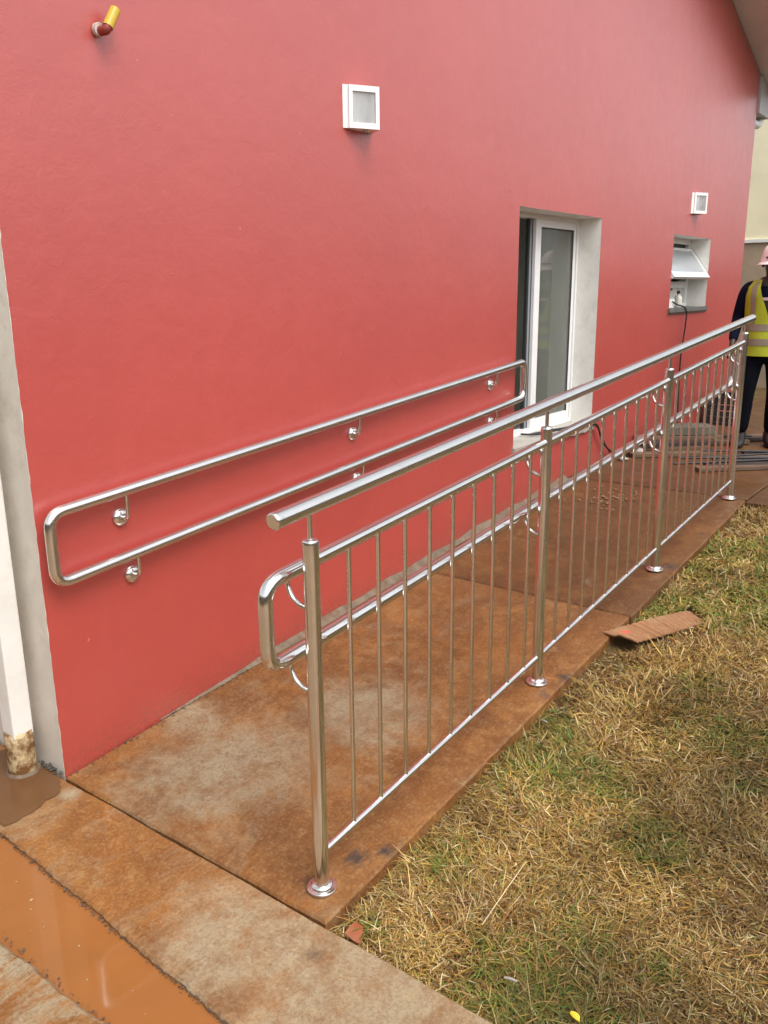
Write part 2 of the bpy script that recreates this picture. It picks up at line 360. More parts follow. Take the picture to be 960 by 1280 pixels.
# crumbs of broken concrete
def crumbs(n, gen, seed):
    r = np.random.default_rng(seed); mb = MB()
    for _ in range(n):
        x, y, z, s = gen(r); vs = []
        for a in ((1, 0, 0), (-1, 0, 0), (0, 1, 0), (0, -1, 0), (0, 0, 1), (0, 0, -1)):
            vs.append((x+a[0]*s*r.uniform(.5, 1.2), y+a[1]*s*r.uniform(.5, 1.2), z+a[2]*s*r.uniform(.4, .9)))
        mb.add(vs, [(0, 2, 4), (2, 1, 4), (1, 3, 4), (3, 0, 4), (2, 0, 5), (1, 2, 5), (3, 1, 5), (0, 3, 5)])
    return mb
M['crumb'] = m_plain('dark_wet_grit', (.14, .085, .05), .7, .3, 0, 60)
def gen_edge(r):
    y = r.uniform(-1.6, .6)
    if r.random() < .75: x = -.363+float(EDGE(y))+r.normal(0, .004)
    else: x = -.588+r.normal(0, .006)
    return x, y, -.011+r.uniform(-.004, .006), abs(r.normal(.0018, .0012))+.0008
obj('gravel', crumbs(1500, gen_edge, 3), M['crumb'], kind='stuff')
M['chip'] = m_plain('dark_stone_chips', (.09, .075, .06), .7, .4, 0, 80)
obj('stone_chips', crumbs(26, lambda r: (-.096+r.normal(0, .006)-.004, r.uniform(.0, .13), .004+r.uniform(0, .006), abs(r.normal(.005, .003))+.002), 4), M['chip'], kind='stuff')
obj('dark_grit', crumbs(260, lambda r: (lambda x: (x, -.004-abs(r.normal(0, .012)), SL*x+.004, abs(r.normal(.0025, .0014))+.001))(r.uniform(-.08, 1.7)), 9), M['crumb'], kind='stuff')

M['float'] = m_plain('floating_chaff', (.45, .30, .15), .8, .3, 0, 60)
obj('chaff', crumbs(34, lambda r: (r.uniform(-.55, -.42), r.uniform(-1.4, .2), -.0125, abs(r.normal(.002, .0012))+.0008), 31), M['float'], kind='stuff')
# ------------------------------------------------------------------ house
XC, XE = -.0872, 7.37
RX = 3.64; rz = lambda x: 3.724-.343*(abs(x-RX)-(6.345-RX))
DL, DR, DB, DT = 2.893, 3.995, .612, 1.940      # tall window opening
WL, WR, WB_, WT = 5.386, 6.315, 1.340, 1.902    # small window opening
house = thing('house', (3.6, 2, 0), 'red plastered gable house with two white windows and grey eaves', 'house')
def hole_wall(mb, y, holes, x0, x1, zb, top, step=None):
    cuts = sorted({x0, x1, RX, *[h[0] for h in holes], *[h[1] for h in holes]})
    for a, b in zip(cuts, cuts[1:]):
        h = [q for q in holes if q[0] <= a and q[1] >= b]
        if h:
            mb.add([(a, y, zb), (b, y, zb), (b, y, h[0][2]), (a, y, h[0][2])], [(0, 1, 2, 3)])
            mb.add([(a, y, h[0][3]), (b, y, h[0][3]), (b, y, top(b)), (a, y, top(a))], [(0, 1, 2, 3)])
        else: mb.add([(a, y, zb), (b, y, zb), (b, y, top(b)), (a, y, top(a))], [(0, 1, 2, 3)])
HO = [(DL, DR, DB, DT), (WL, WR, WB_, WT)]
# front wall face: its left edge is a slightly ragged paint line
fw = MB(); hole_wall(fw, 0, HO, .2, XE, -.15, rz)
zz = np.linspace(-.15, rz(XC), 150); jit = np.random.default_rng(2).normal(0, .0011, 150)+.0016*np.sin(zz*9)*np.sin(zz*31)
zz2 = zz.copy(); zz2[-1] = rz(.2)
fw.add([(XC+abs(jit[i]), 0, zz[i]) for i in range(150)]+[(.2, 0, zz[i]*rz(.2)/rz(XC) if zz[i] > 0 else zz[i]) for i in range(150)], [(i, 150+i, 151+i, i+1) for i in range(149)])
obj('wall', fw, M['wall'], house)
# cream side and back walls and the inner skin
sw = MB(); sw.add([(XC, .0004, -.15), (XC, 6, -.15), (XC, 6, rz(XC)), (XC, .0004, rz(XC)), (XC+.006, .0004, -.15), (XC+.006, .0004, rz(XC))], [(0, 1, 2, 3), (0, 3, 5, 4)])
sw.add([(XE, .0, -.15), (XE, 6, -.15), (XE, 6, rz(XE)), (XE, .0, rz(XE))], [(0, 1, 2, 3)])
sw.add([(XC, 6, -.15), (XE, 6, -.15), (XE, 6, rz(XE)), (RX, 6, rz(RX)), (XC, 6, rz(XC))], [(0, 1, 2, 3, 4)])
obj('side_wall', sw, M['cream'], house)
iw = MB(); hole_wall(iw, .26, HO, XC+.2, XE-.2, .3, lambda x: 2.3)
iw.box(XC+.2, XE-.2, .262, 2.6, .28, .585)           # raised floor
for x in (XC+.2, 5.2, XE-.2): iw.add([(x, .26, .58), (x, 2.6, .58), (x, 2.6, 2.3), (x, .26, 2.3)], [(0, 1, 2, 3)])
iw.add([(XC+.2, .62, .58), (XE-.2, .62, .58), (XE-.2, .62, 2.3), (XC+.2, .62, 2.3)], [(0, 1, 2, 3)])
iw.add([(XC+.2, .26, 2.3), (XE-.2, .26, 2.3), (XE-.2, 2.6, 2.3), (XC+.2, 2.6, 2.3)], [(0, 1, 2, 3)])
obj('inner_wall', iw, M['inner'], house)
# roof: two sloping slabs with overhanging verge, barge board, gutter
roof = MB()
for sgn in (-1, 1):
    xo = RX+sgn*(XE-RX+.42); a = lambda x, d: rz(x)+.02+d
    roof.prism([(RX, rz(RX)+.012), (xo, rz(xo)+.012), (xo, rz(xo)+.10), (RX, rz(RX)+.10)], -.36, 6.4)
ro = obj('roof', roof, M['soffit'], house)
bb = MB()
for sgn in (-1, 1):
    xo = RX+sgn*(XE-RX+.42)
    bb.prism([(RX, rz(RX)-.04), (xo, rz(xo)-.04), (xo, rz(xo)+.13), (RX, rz(RX)+.13)], -.385, -.362)
obj('barge_board', bb, M['fascia'], ro)
bx = MB(); bx.prism([(XE+.02, rz(XE)-.02), (XE+.40, rz(XE+.40)-.02), (XE+.40, 3.04), (XE+.02, 3.04)], -.02, 6.3)
obj('boxed_eave', bx, M['fascia'], ro)
gt = MB(); gt.tube(fillet([(XE+.06, .05, 2.97), (XE+.26, .05, 2.97), (XE+.34, .05, 3.03)], .05), .035, 14)
obj('gutter_outlet', gt, M['white'], house)
gt = MB(); gt.tube(fillet([(XE+.03, -.004, rz(XE)-.02), (XE+.05, -.004, rz(XE)-.09)], .02), .011, 8); obj('cable_sleeve', gt, M['white'], house)
# --- tall sliding window
RV = .150
def window(name, l, r, b, t, **kw):
    rv = MB()   # plastered reveal: four faces from the wall face to the back
    D = .262
    rv.add([(l, .0005, b), (l, D, b), (l, D, t), (l, .0005, t)], [(0, 1, 2, 3)]); rv.add([(r, .0005, b), (r, D, b), (r, D, t), (r, .0005, t)], [(0, 1, 2, 3)])
    rv.add([(l, .0005, t), (r, .0005, t), (r, D, t), (l, D, t)], [(0, 1, 2, 3)])
    w = obj(name, rv, M['reveal'], house, loc=None); return w
tall = window('window', DL, DR, DB, DT)
fr = MB(); F0 = RV; ft = .026
fr.box(DL, DR, F0, F0+.07, DT-ft, DT-.001); fr.box(DL, DR, F0, F0+.07, DB+.012, DB+.012+ft)
fr.box(DR-ft, DR-.001, F0, F0+.07, DB+.012+ft, DT-ft); fr.box(DL+.001, DL+ft, F0, F0+.07, DB+.012+ft, DT-ft)
obj('frame', fr, M['white'], tall)
sa = MB(); SX0, SX1 = 3.402, DR-ft-.002; sy0, sy1 = F0+.008, F0+.030; sb, st_ = DB+.012+ft, DT-ft
sa.box(SX0, SX0+.070, sy0, sy1, sb, st_, .003); sa.box(SX1-.034, SX1, sy0, sy1, sb, st_, .003)
sa.box(SX0+.070, SX1-.034, sy0+.001, sy1-.001, st_-.045, st_, .003); sa.box(SX0+.070, SX1-.034, sy0+.001, sy1-.001, sb, sb+.055, .003)
obj('sash', sa, M['white'], tall)
ga = MB(); ga.box(SX0+.070, SX1-.034, sy0+.002, sy0+.004, st_-.052, st_-.044); ga.box(SX0+.0695, SX0+.075, sy0+.002, sy0+.004, sb+.05, st_-.045); ga.box(SX1-.046, SX1-.034, sy0+.002, sy0+.004, sb+.05, st_-.045)
obj('gasket', ga, M['gasket'], tall)
M['pane'] = m_glass('dusty_window_glass', .33, (.42, .44, .38), lo=.82)
pn = MB(); pn.box(SX0+.05, SX1-.03, sy0+.009, sy0+.015, sb+.05, st_-.04); obj('pane', pn, M['pane'], tall)
tk = MB(); tk.box(3.384, 3.425, F0+.036, F0+.062, sb, st_, .002); obj('rear_sash', tk, M['greyalu'], tall)
tk = MB(); tk.box(3.366, 3.383, F0+.040, F0+.058, sb, st_); obj('seal_strip', tk, M['gasket'], tall)
sl_ = MB(); n = 24; _, wv = wobble(0, 1, n, .006, 21)
xs_ = np.linspace(DL-.012, DR+.014, n)
tp = [(x, -.018-abs(wv[i])*.6, DB+.006) for i, x in enumerate(xs_)]; bk = [(min(max(x, DL), DR), .26, DB+.012) for x in xs_]; bt = [(x, -.016-abs(wv[i])*.5, DB-.030+wv[i]) for i, x in enumerate(xs_)]; b0 = [(x, .001, DB-.034+wv[i]) for i, x in enumerate(xs_)]
sl_.add(bk+tp+bt+b0, [(k*n+i, k*n+i+1, (k+1)*n+i+1, (k+1)*n+i) for k in range(3) for i in range(n-1)])
sl_.add([tp[0], bt[0], b0[0], (DL-.012, .001, DB+.008)], [(0, 1, 2, 3)]); sl_.add([tp[-1], bt[-1], b0[-1], (DR+.014, .001, DB+.008)], [(0, 1, 2, 3)])
obj('sill', sl_, M['sill'], tall)
# --- small top-hung window
small = window('window', WL, WR, WB_, WT)
F0 = .165
fr = MB(); fr.box(WL, WR, F0, F0+.06, WT-.045, WT-.001); fr.box(WL, WR, F0, F0+.06, 1.783, 1.825); fr.box(WL, WR, F0, F0+.06, 1.500, 1.553); fr.box(WL, WR, F0, F0+.06, WB_+.006, WB_+.035)
fr.box(WR-.05, WR-.001, F0+.001, F0+.059, WB_+.035, 1.500); fr.box(WR-.05, WR-.001, F0+.001, F0+.059, 1.553, 1.783); fr.box(WR-.05, WR-.001, F0+.001, F0+.059, 1.825, WT-.045)
fr.box(WL+.001, WL+.05, F0+.001, F0+.059, WB_+.035, 1.500); fr.box(WL+.001, WL+.05, F0+.001, F0+.059, 1.553, 1.783); fr.box(WL+.001, WL+.05, F0+.001, F0+.059, 1.825, WT-.045)
obj('frame', fr, M['white'], small)
M['frost'] = m_glass('frosted_vent_glass', .72, (.50, .53, .55), 1.6, .07, .95)
h0 = Vector((0, F0-.004, 1.815)); h1 = Vector((0, -.012, 1.578)); dv = (h1-h0).normalized(); nv = Vector((1, 0, 0)).cross(dv); ax = [Vector((1, 0, 0)), dv, nv]
L_ = (h1-h0).length; cx_ = (WL+WR)/2; hw = (WR-WL)/2-.012
def on(x, s): return Vector((x, 0, 0))+h0+dv*s
sa = MB(); sa.obox(on(cx_, .012), (hw, .012, .014), ax); sa.obox(on(cx_, L_-.024), (hw, .024, .014), ax)
sa.obox(on(cx_-hw+.016, L_/2-.012), (.016, L_/2-.036, .0135), ax); sa.obox(on(cx_+hw-.016, L_/2-.012), (.016, L_/2-.036, .0135), ax)
obj('sash', sa, M['white'], small)
pn = MB(); pn.obox(on(cx_, L_/2-.012), (hw-.03, L_/2-.034, .003), ax); obj('pane', pn, M['frost'], small)
dk = MB(); dk.box(WL+.05, WR-.05, F0+.03, F0+.034, 1.825, WT-.045); obj('vent_panel', dk, M['dark'], small)
dk = MB(); dk.box(WL+.05, WR-.30, F0+.03, F0+.034, WB_+.14, 1.500); obj('dark_pane', dk, m_plain('dark_window_glass', (.05, .052, .05), .15, .1), small)
dk = MB(); dk.box(WL+.05, WR-.05, F0+.036, F0+.040, WB_+.035, 1.500); obj('lower_panel', dk, M['reveal'], small)
dk = MB(); dk.box(WL-.03, WR+.012, -.022, .16, WB_-.026, WB_+.004); so_ = obj('sill', dk, m_plain('grey_slate_sill', (.14, .13, .12), .6, .2, .002, 20), small)
dk = MB(); dk.box(WL-.035, WR+.012, -.010, .002, WB_-.040, WB_-.0262); obj('mortar_bead', dk, M['mortar'], so_)
# room behind: a white sensor box high in the dark gap
dk = MB(); dk.box(3.62, 3.72, .57, .615, 1.80, 1.93, .01); finish(obj('sensor_box', dk, M['white']), 'small white box high on the dark room wall behind the open window', 'wall unit')

# ------------------------------------------------------------------ downpipe at the left corner
dp = thing('downpipe', (-.152, .135, 0), 'white square downpipe ending in a muddy round foot at the wall corner', 'downpipe')
b = MB(); b.box(-.186, -.118, .100, .168, .135, 3.2, .005); obj('square_pipe', b, M['pipe'], dp)
M['muddy'] = m_plain('mud_spattered_plastic', (.62, .48, .27), .55, .15, .004, 34, dirt=((.16, .07, .02), 1.))
b = MB(); b.lathe([(.045, 0), (.0455, .05), (.044, .12), (.0445, .150), (.040, .151), (.036, .140)], (-.152, .134, 0)); obj('pipe_foot', b, M['muddy'], dp)
b = MB(); b.lathe([(.056, -.002), (.055, .006), (.046, .010)], (-.152, .134, .001), seg=20); obj('foot_collar', b, M['mortar'], dp)

# ------------------------------------------------------------------ guard railing
PX = [0, 1.214, 2.428, 3.640]; WY = -1.0263
g = thing('guard_railing', (0, WY, 0), 'stainless steel guard railing with vertical bars along the grass edge of the ramp', 'railing')
RP = .0200
pm = MB().tube([(0, 0, 0.004), (0, 0, .940), (0, 0, .9465), (0, 0, .950)], RP, 28, radii=[RP, RP, RP, RP-.002])
cm = MB().tube([(0, 0, .9505), (0, 0, 1.045-.012)], .0062, 12)
fm = MB().lathe([(.040, .0), (.040, .0045), (.0385, .006)], (0, 0, .001), seg=32).lathe([(.0385, .006), (.0300, .0075)], (0, 0, .001), seg=32).lathe([(.0300, .0075), (.0290, .0120), (.0255, .0155), (.0198, .0170)], (0, 0, .001), seg=32)
jm = MB()
jm = MB().tube(smooth_path([(0, .065, -.012), (0, .0635, -.032), (0, .050, -.058), (0, .028, -.072), (0, .008, -.076)], 5), .0064, 12)     # hooks the inner handrail to the post
pp = cc = fl_ = jj = None
for x in PX:
    L = (x, WY, SL*x)
    if pp is None:
        pp = p = obj('post', pm, M['steel'], g, L); cc = c = obj('pin', cm, M['steel'], p, L); fl_ = f = obj('base_flange', fm, M['steel'], p, L)
    else:
        p = again(pp, L, g); again(cc, L, p); again(fl_, L, p)
    for k, z in enumerate((.8605-.002*x, .645+.001*x)):
        Lj = (x-.016, WY, SL*x+z)
        if jj is None: jj = obj('handrail_bracket', jm, M['steel'], g, Lj)
        else: again(jj, Lj, g)
tr = MB().tube([(-.123, WY, 1.0205), (-.121, WY, 1.0207), (-.115, WY, 1.0212), (3.764, WY, 1.3350), (3.770, WY, 1.3355), (3.772, WY, 1.3357)], .0205, 28, radii=[.017, .0205, .0205, .0205, .0205, .017])
obj('top_rail', tr, M['steel_dull'], g)
bars = [[.018+.1205*k for k in range(1, 10)], [1.346+.1186*k for k in range(9)], [2.551+.1186*k for k in range(9)]]
bm_ = MB().tube([(0, 0, .108), (0, 0, .886)], .0062, 14); b0_ = None
for i in range(3):
    a, e = PX[i]+.017, PX[i+1]-.017
    obj('upper_bar', MB().tube([(a, WY, SL*a+.8975), (e, WY, SL*e+.8975)], .0135, 20), M['steel'], g)
    obj('bottom_bar', MB().tube([(a, WY, SL*a+.103), (e, WY, SL*e+.103)], .0105, 18), M['steel'], g)
    for x in bars[i]:
        L = (x, WY, SL*x)
        if b0_ is None: b0_ = obj('baluster', bm_, M['steel_satin'], g, L)
        else: again(b0_, L, g)
def loop(x0, x1, y, zu, zl, r, rad):
    P = [(x0, y, zl(x0)), (x0, y, zu(x0)), (x1, y, zu(x1)), (x1, y, zl(x1))]
    pts = fillet(P, rad, 8, True)
    out = []
    for a, b in zip(pts, pts[1:]+pts[:1]):
        out.append(a); d = (b-a).length
        for k in range(1, int(d/.5)+1): out.append(a.lerp(b, k/(int(d/.5)+1)))
    return MB().tube(out, r, 26, closed=True)
obj('handrail_loop', loop(-.092, 3.69, WY+.065, lambda x: .8605+.0835*x, lambda x: .645+.0865*x, .0185, .055), M['steel'], g)

# ------------------------------------------------------------------ wall handrail
h = thing('wall_handrail', (1.37, 0, .8), 'stainless steel double handrail loop bracketed to the red wall', 'handrail')
zu = lambda x: .880+.0803*x; zl = lambda x: .660+.0865*x; HY = -.043
obj('handrail_loop', loop(-.066, 2.915, HY, zu, zl, .0182, .05), M['steel'], h)
rm = MB().lathe([(.0305, 0), (.031, .004), (.028, .010), (.018, .016), (.010, .018), (.0, .0185)], (0, -.001, 0), (0, -1, 0), 28)
rod = MB().tube(fillet([(0, -.014, 0), (0, HY, 0.004), (0, HY, .085)], .026, 7), .0066, 12)
r0 = q0 = None
for x, z in ((.211, .801), (1.423, .908), (2.608, 1.009), (.237, .598), (1.445, .704), (2.616, .806)):
    if r0 is None: r0 = r1 = obj('rose_plate', rm, M['steel'], h, (x, 0, z)); q0 = obj('bracket_rod', rod, M['steel'], r1, (x, 0, z))
    else: r1 = again(r0, (x, 0, z), h); again(q0, (x, 0, z), r1)

# ------------------------------------------------------------------ wall lamps
M['lampin'] = m_plain('lamp_reflector', (.86, .88, .88), .3, .05); M['lglass'] = m_glass('lamp_glass', .40, (.92, .91, .92), 1.5, .05, .6)
M['lampmetal'] = m_plain('white_lamp_casting', (.82, .81, .80), .4, .03); M['bulb'] = m_plain('bulb_glass', (.78, .78, .72), .12, .02)
M['bulbbase'] = m_plain('lamp_holder', (.36, .36, .33), .4, .05)
def lamp(x, z, label, cat='wall lamp', first=None):
    t = thing('wall_lamp', (x, 0, z), label, cat, 'wall lamps on the red wall')
    if first:
        for c in first.children: again(c, (x, 0, z), t)
        return t
    H = .158; fl, fr_, bl, br = Vector((.020, -.014, 0)), Vector((.134, -.078, 0)), Vector((0, -.0005, 0)), Vector((.188, -.0005, 0))
    b = MB(); ins = .016
    cor = [bl, br, fr_, fl]
    b.add([c+Vector((0, 0, zz)) for zz in (0, H) for c in cor], [(0, 1, 2, 3), (0, 1, 5, 4), (1, 2, 6, 5), (3, 0, 4, 7), (4, 5, 6, 7)])
    obj('housing', b, M['lampmetal'], t, (x, 0, z))
    u = (fr_-fl).normalized(); w = Vector((0, 0, 1)); nn = u.cross(w); nn = nn if nn.y < 0 else -nn; Wd = (fr_-fl).length
    def P(a, c, d): return fl+u*a+w*c+nn*d
    ring = [(0, 0), (Wd, 0), (Wd, H), (0, H)]; inn = [(ins, ins+.006), (Wd-ins, ins+.006), (Wd-ins, H-ins-.006), (ins, H-ins-.006)]
    f = MB(); f.add([P(a, c, .007) for a, c in ring]+[P(a, c, .007) for a, c in inn]+[P(a, c, 0) for a, c in ring]+[P(a, c, -.003) for a, c in inn],
        [(i, (i+1) % 4, 4+(i+1) % 4, 4+i) for i in range(4)]+[(i, (i+1) % 4, 8+(i+1) % 4, 8+i) for i in range(4)]+[(4+i, 4+(i+1) % 4, 12+(i+1) % 4, 12+i) for i in range(4)])
    obj('frame', f, M['lampmetal'], t, (x, 0, z))
    gl = MB(); gl.add([P(a, c, .001) for a, c in inn], [(0, 1, 2, 3)]); obj('glass', gl, M['lglass'], t, (x, 0, z))
    bk = MB(); bk.add([P(a, c, -.002) for a, c in inn]+[P(Wd*.5, .02, -.034), P(Wd*.9, .02, -.040), P(Wd*.9, H-.02, -.040), P(Wd*.5, H-.02, -.034)],
        [(4, 5, 6, 7)]+[(i, (i+1) % 4, 4+(i+1) % 4, 4+i) for i in range(4)]); obj('reflector', bk, M['lampin'], t, (x, 0, z))
    bu = MB(); c0 = P(Wd*.68, .028, -.020); bu.lathe([(.009, .024), (.010, .030), (.018, .055), (.0185, .065), (.014, .078), (.0, .083)], c0, seg=18); obj('bulb', bu, M['bulb'], t, (x, 0, z))
    bu = MB(); bu.lathe([(.0, 0), (.014, .0), (.014, .020), (.010, .025)], c0, seg=18); obj('lamp_holder', bu, M['bulbbase'], t, (x, 0, z))
    gd = MB(); gd.tube([(.10, -.035, .002), (.10, -.035, -.008)], .010, 12); obj('cable_gland', gd, M['bulbbase'], t, (x, 0, z))
    return t
l1 = lamp(1.405, 2.135, 'white wedge shaped wall lamp high on the red wall above the handrail')
lamp(5.735, 2.072, 'smaller looking white wall lamp above the small open vent window', first=l1)

# ------------------------------------------------------------------ pipe stub on the wall
st = thing('pipe_stub', (.29, 0, 2.268), 'short yellow pipe stub with a red painted elbow sticking out of the wall', 'pipe stub')
e = Vector((.286, -.044, 2.244)); d = Vector((.50, .02, .80)).normalized()
obj('elbow', MB().tube(fillet([(.286, .002, 2.247), e, e+d*.018], .018, 6), .0135, 16), m_plain('red_painted_fitting', (.28, .04, .03), .5, .1, 0, 60), st)
obj('collar', MB().tube([(.284, -.004, 2.250), (.284, -.018, 2.250)], .0185, 18), m_plain('pale_fitting', (.62, .55, .5), .5, .1, 0, 60, dirt=((.4, .1, .08), .6)), st)
a0 = e+d*.010; yt = MB(); yt.tube([a0, a0+d*.062], .0155, 18, caps=False); yt.tube([a0+d*.062, a0+d*.010], .0115, 18, caps=True)
n0 = len(yt.v); u = Vector((0, 0, 1)); u = (u-d*u.dot(d)).normalized(); w = d.cross(u)
vs = [a0+d*.062+u*(q*math.cos(2*math.pi*k/18))+w*(q*math.sin(2*math.pi*k/18)) for q in (.0155, .0115) for k in range(18)]
yt.add(vs, [(k, (k+1) % 18, 18+(k+1) % 18, 18+k) for k in range(18)])
obj('yellow_pipe', yt, m_plain('yellow_plastic_pipe', (.62, .42, .035), .4, .08, 0, 40), st)

# ------------------------------------------------------------------ cables
M['cable'] = m_plain('black_cable', (.012, .011, .012), .45, .1)
c = MB().tube(smooth_path([(5.50, .155, 1.46), (5.54, .09, 1.43), (5.64, .03, 1.375), (5.70, -.032, 1.335), (5.712, -.034, 1.20), (5.70, -.020, .95), (5.715, -.022, .6), (5.70, -.04, .36), (5.60, -.10, ZL+.008), (5.3, -.12, ZL+.008)]), .0060, 8)
finish(obj('cable', c, M['cable']), 'black cable hanging from the small vent window down the red wall', 'cable')
c = MB().tube(smooth_path([(3.25, .14, DB+.025), (3.32, .06, DB+.022), (3.5, .02, DB+.026), (3.72, -.005, DB+.018), (3.98, -.028, DB+.010), (4.06, -.03, .57), (4.13, -.03, .48), (4.30, -.04, .38), (4.6, -.05, ZL+.009)]), .0062, 8)
finish(obj('cable', c, M['cable']), 'black cable lying over the dusty sill of the tall sliding window', 'cable')
c = MB().tube(smooth_path([(3.3, .10, DB+.022), (3.6, .05, DB+.021), (3.95, -.022, DB+.012), (4.08, -.036, .54), (4.2, -.035, .43), (4.36, -.06, .33), (4.9, -.10, ZL+.008)]), .0045, 8)
finish(obj('cable', c, M['cable']), 'thinner of the two cables dropping from the tall window sill to the floor', 'cable')

# ------------------------------------------------------------------ bits on the small window sill
bt = MB().lathe([(.0, 0), (.030, 0), (.032, .006), (.032, .070), (.026, .088), (.012, .098), (.011, .112)], (5.86, .09, WB_+.005), seg=20)
bo = thing('bottle', (5.86, .09, WB_+.005), 'white plastic bottle with a dark cap on the small window sill', 'bottle')
obj('bottle_body', bt, m_plain('milky_plastic', (.70, .68, .58), .4, .05), bo); obj('cap', MB().lathe([(.014, .108), (.014, .134), (.0, .135)], (5.86, .09, WB_+.005), seg=16), M['dark'], bo)
b = MB().box(5.52, 5.66, .05, .13, WB_+.005, WB_+.075, .004); finish(obj('carton', b, M['white']), 'small plain white carton standing on the small window sill', 'carton')

# ------------------------------------------------------------------ timber, tools and rubbish on the landing
M['wood'] = m_plain('weathered_formwork_board', (.15, .095, .058), .8, .2, .003, 14, dirt=((.10, .055, .03), .7))
M['wood2'] = m_plain('grey_green_board', (.11, .11, .08), .75, .2, .002, 14, dirt=((.09, .07, .05), .6))
M['wood3'] = m_plain('dark_wet_board', (.05, .036, .03), .55, .3, .002, 14)
rt = Vector((.60, -.80, 0)); fw_ = Vector((.80, .60, 0)); up = Vector((0, 0, 1))
def board(c, L, wd, th, ang, mat, label, group, tilt=0):
    a = Vector((math.cos(ang), math.sin(ang), 0)); b = Vector((-math.sin(ang), math.cos(ang), 0))
    a2 = (a+up*tilt).normalized(); n2 = a2.cross(b)
    m = MB().obox((0, 0, 0), (L/2, wd/2, th/2), [a2, b, n2], .002)
    return finish(obj('plank', m, mat, None, c), label, 'plank', group)
A0 = math.atan2(-.8, .6)
spec = [(4.72, -.33, .018, .62, .10, .026, .08, 'wood', 'brown plank lowest in the stack by the red wall'),
        (4.80, -.26, .046, .60, .11, .024, .02, 'wood', 'brown plank second from the bottom of the stack by the wall'),
        (4.86, -.33, .074, .58, .09, .028, .12, 'wood3', 'dark wet plank in the middle of the stack by the wall'),
        (4.96, -.28, .103, .64, .12, .024, .05, 'wood', 'brown plank near the top of the stack by the wall'),
        (5.06, -.30, .150, .40, .20, .060, .03, 'wood2', 'grey green board block on top of the plank stack'),
        (5.28, -.34, .020, .80, .10, .030, .10, 'wood', 'brown plank lying just behind the stack'),
        (5.5, -.28, .024, .8, .12, .035, .0, 'wood3', 'dark plank behind the stack at the wall foot')]
for x, y, z, L, w_, t_, a_, mt, lb in spec: board((x, y, ZL+z), L, w_, t_, A0+a_, M[mt], lb, 'planks piled on the landing')
r = np.random.default_rng(5)
for k, (x, y, L, a_, lb) in enumerate([(4.50, -.86, .62, .10, 'dark plank nearest the last post on the landing floor'), (4.64, -.93, .70, .04, 'dark plank lying second from the last post'), (4.80, -.90, .60, -.05, 'dark plank lying across the middle of the landing floor'),
        (4.98, -.98, .66, .12, 'dark plank lying just in front of the worker'), (5.16, -.95, .5, -.08, 'short dark plank at the feet of the worker'), (5.75, -.72, .8, .02, 'dark plank on the floor behind the worker'), (6.0, -.85, .8, .1, 'farthest dark plank on the floor behind the worker')]):
    board((x, y, ZL+.016+.001*k), L, .07+.03*r.random(), .024, A0+a_, M['wood3' if k % 3 else 'wood'], lb, 'planks flat on the landing')
for k, (x, y, a_, lb) in enumerate([(4.57, -.78, .16, 'thin dark rod between the two nearest flat planks'), (4.74, -.80, -.04, 'thin dark rod beside the second flat plank'), (4.90, -.84, .2, 'thin dark rod crossing the flat planks at an angle'), (5.06, -.86, -.14, 'thin dark rod closest to the boots of the worker')]):
    a = Vector((math.cos(A0+a_), math.sin(A0+a_), 0))
    finish(obj('rod', MB().tube([a*-.42, a*.42], .008, 8), M['dark'], None, (x, y, ZL+.037)), lb, 'rod', 'rods on the landing planks')
# black crate by the wall
ct = thing('crate', (6.55, -.20, ZL), 'black plastic crate standing against the far end of the red wall', 'crate')
b = MB(); 
b.box(6.36, 6.74, -.34, -.06, ZL+.002, ZL+.025)
for z0, z1 in ((.03, .07), (.085, .125), (.14, .18), (.195, .255)):
    b.box(6.36, 6.74, -.340, -.328, ZL+z0, ZL+z1); b.box(6.36, 6.74, -.072, -.06, ZL+z0, ZL+z1); b.box(6.36, 6.372, -.328, -.072, ZL+z0, ZL+z1); b.box(6.728, 6.74, -.328, -.072, ZL+z0, ZL+z1)
obj('slatted_side', b, M['dark'], ct)
for x in (6.358, 6.722):
    for y in (-.342, -.078): obj('corner_post', MB().box(x, x+.02, y, y+.02, ZL+.001, ZL+.26), M['dark'], ct)
# crumpled paper
def crumple(c, s, seed, mat, name, label, cat, flat=.6):
    bm = bmesh.new(); bmesh.ops.create_icosphere(bm, subdivisions=2, radius=1); q = np.random.default_rng(seed)
    vs = [(v.co.x*s[0]*q.uniform(.6, 1.15), v.co.y*s[1]*q.uniform(.6, 1.15), max(-.6, v.co.z)*s[2]*q.uniform(.6, 1.15)) for v in bm.verts]; bm.verts.index_update()
    mb = MB().add(vs, [[v.index for v in f.verts] for f in bm.faces]); bm.free()
    return finish(obj(name, mb, mat, None, c), label, cat)
M['paper'] = m_plain('grey_white_paper', (.42, .40, .37), .8, .1)
crumple((4.62, -.13, ZL+.022), (.04, .045, .035), 3, M['paper'], 'paper', 'crumpled greyish white paper on the floor at the wall foot', 'paper')
crumple((4.36, -.10, ZL+.014), (.03, .035, .02), 5, M['paper'], 'paper', 'flatter scrap of white paper under the hanging window cables', 'paper')
M['dustc'] = m_plain('cement_crumbs', (.30, .17, .095), .9, .2)
obj('cement_crumbs', crumbs(120, lambda r: (lambda x, y: (x, y, SL*x+.001 if x < 3.66 else ZL+.003, abs(r.normal(.006, .004))+.002))(r.normal(3.35, .12), r.normal(-.42, .10)), 14), M['dustc'], kind='stuff')

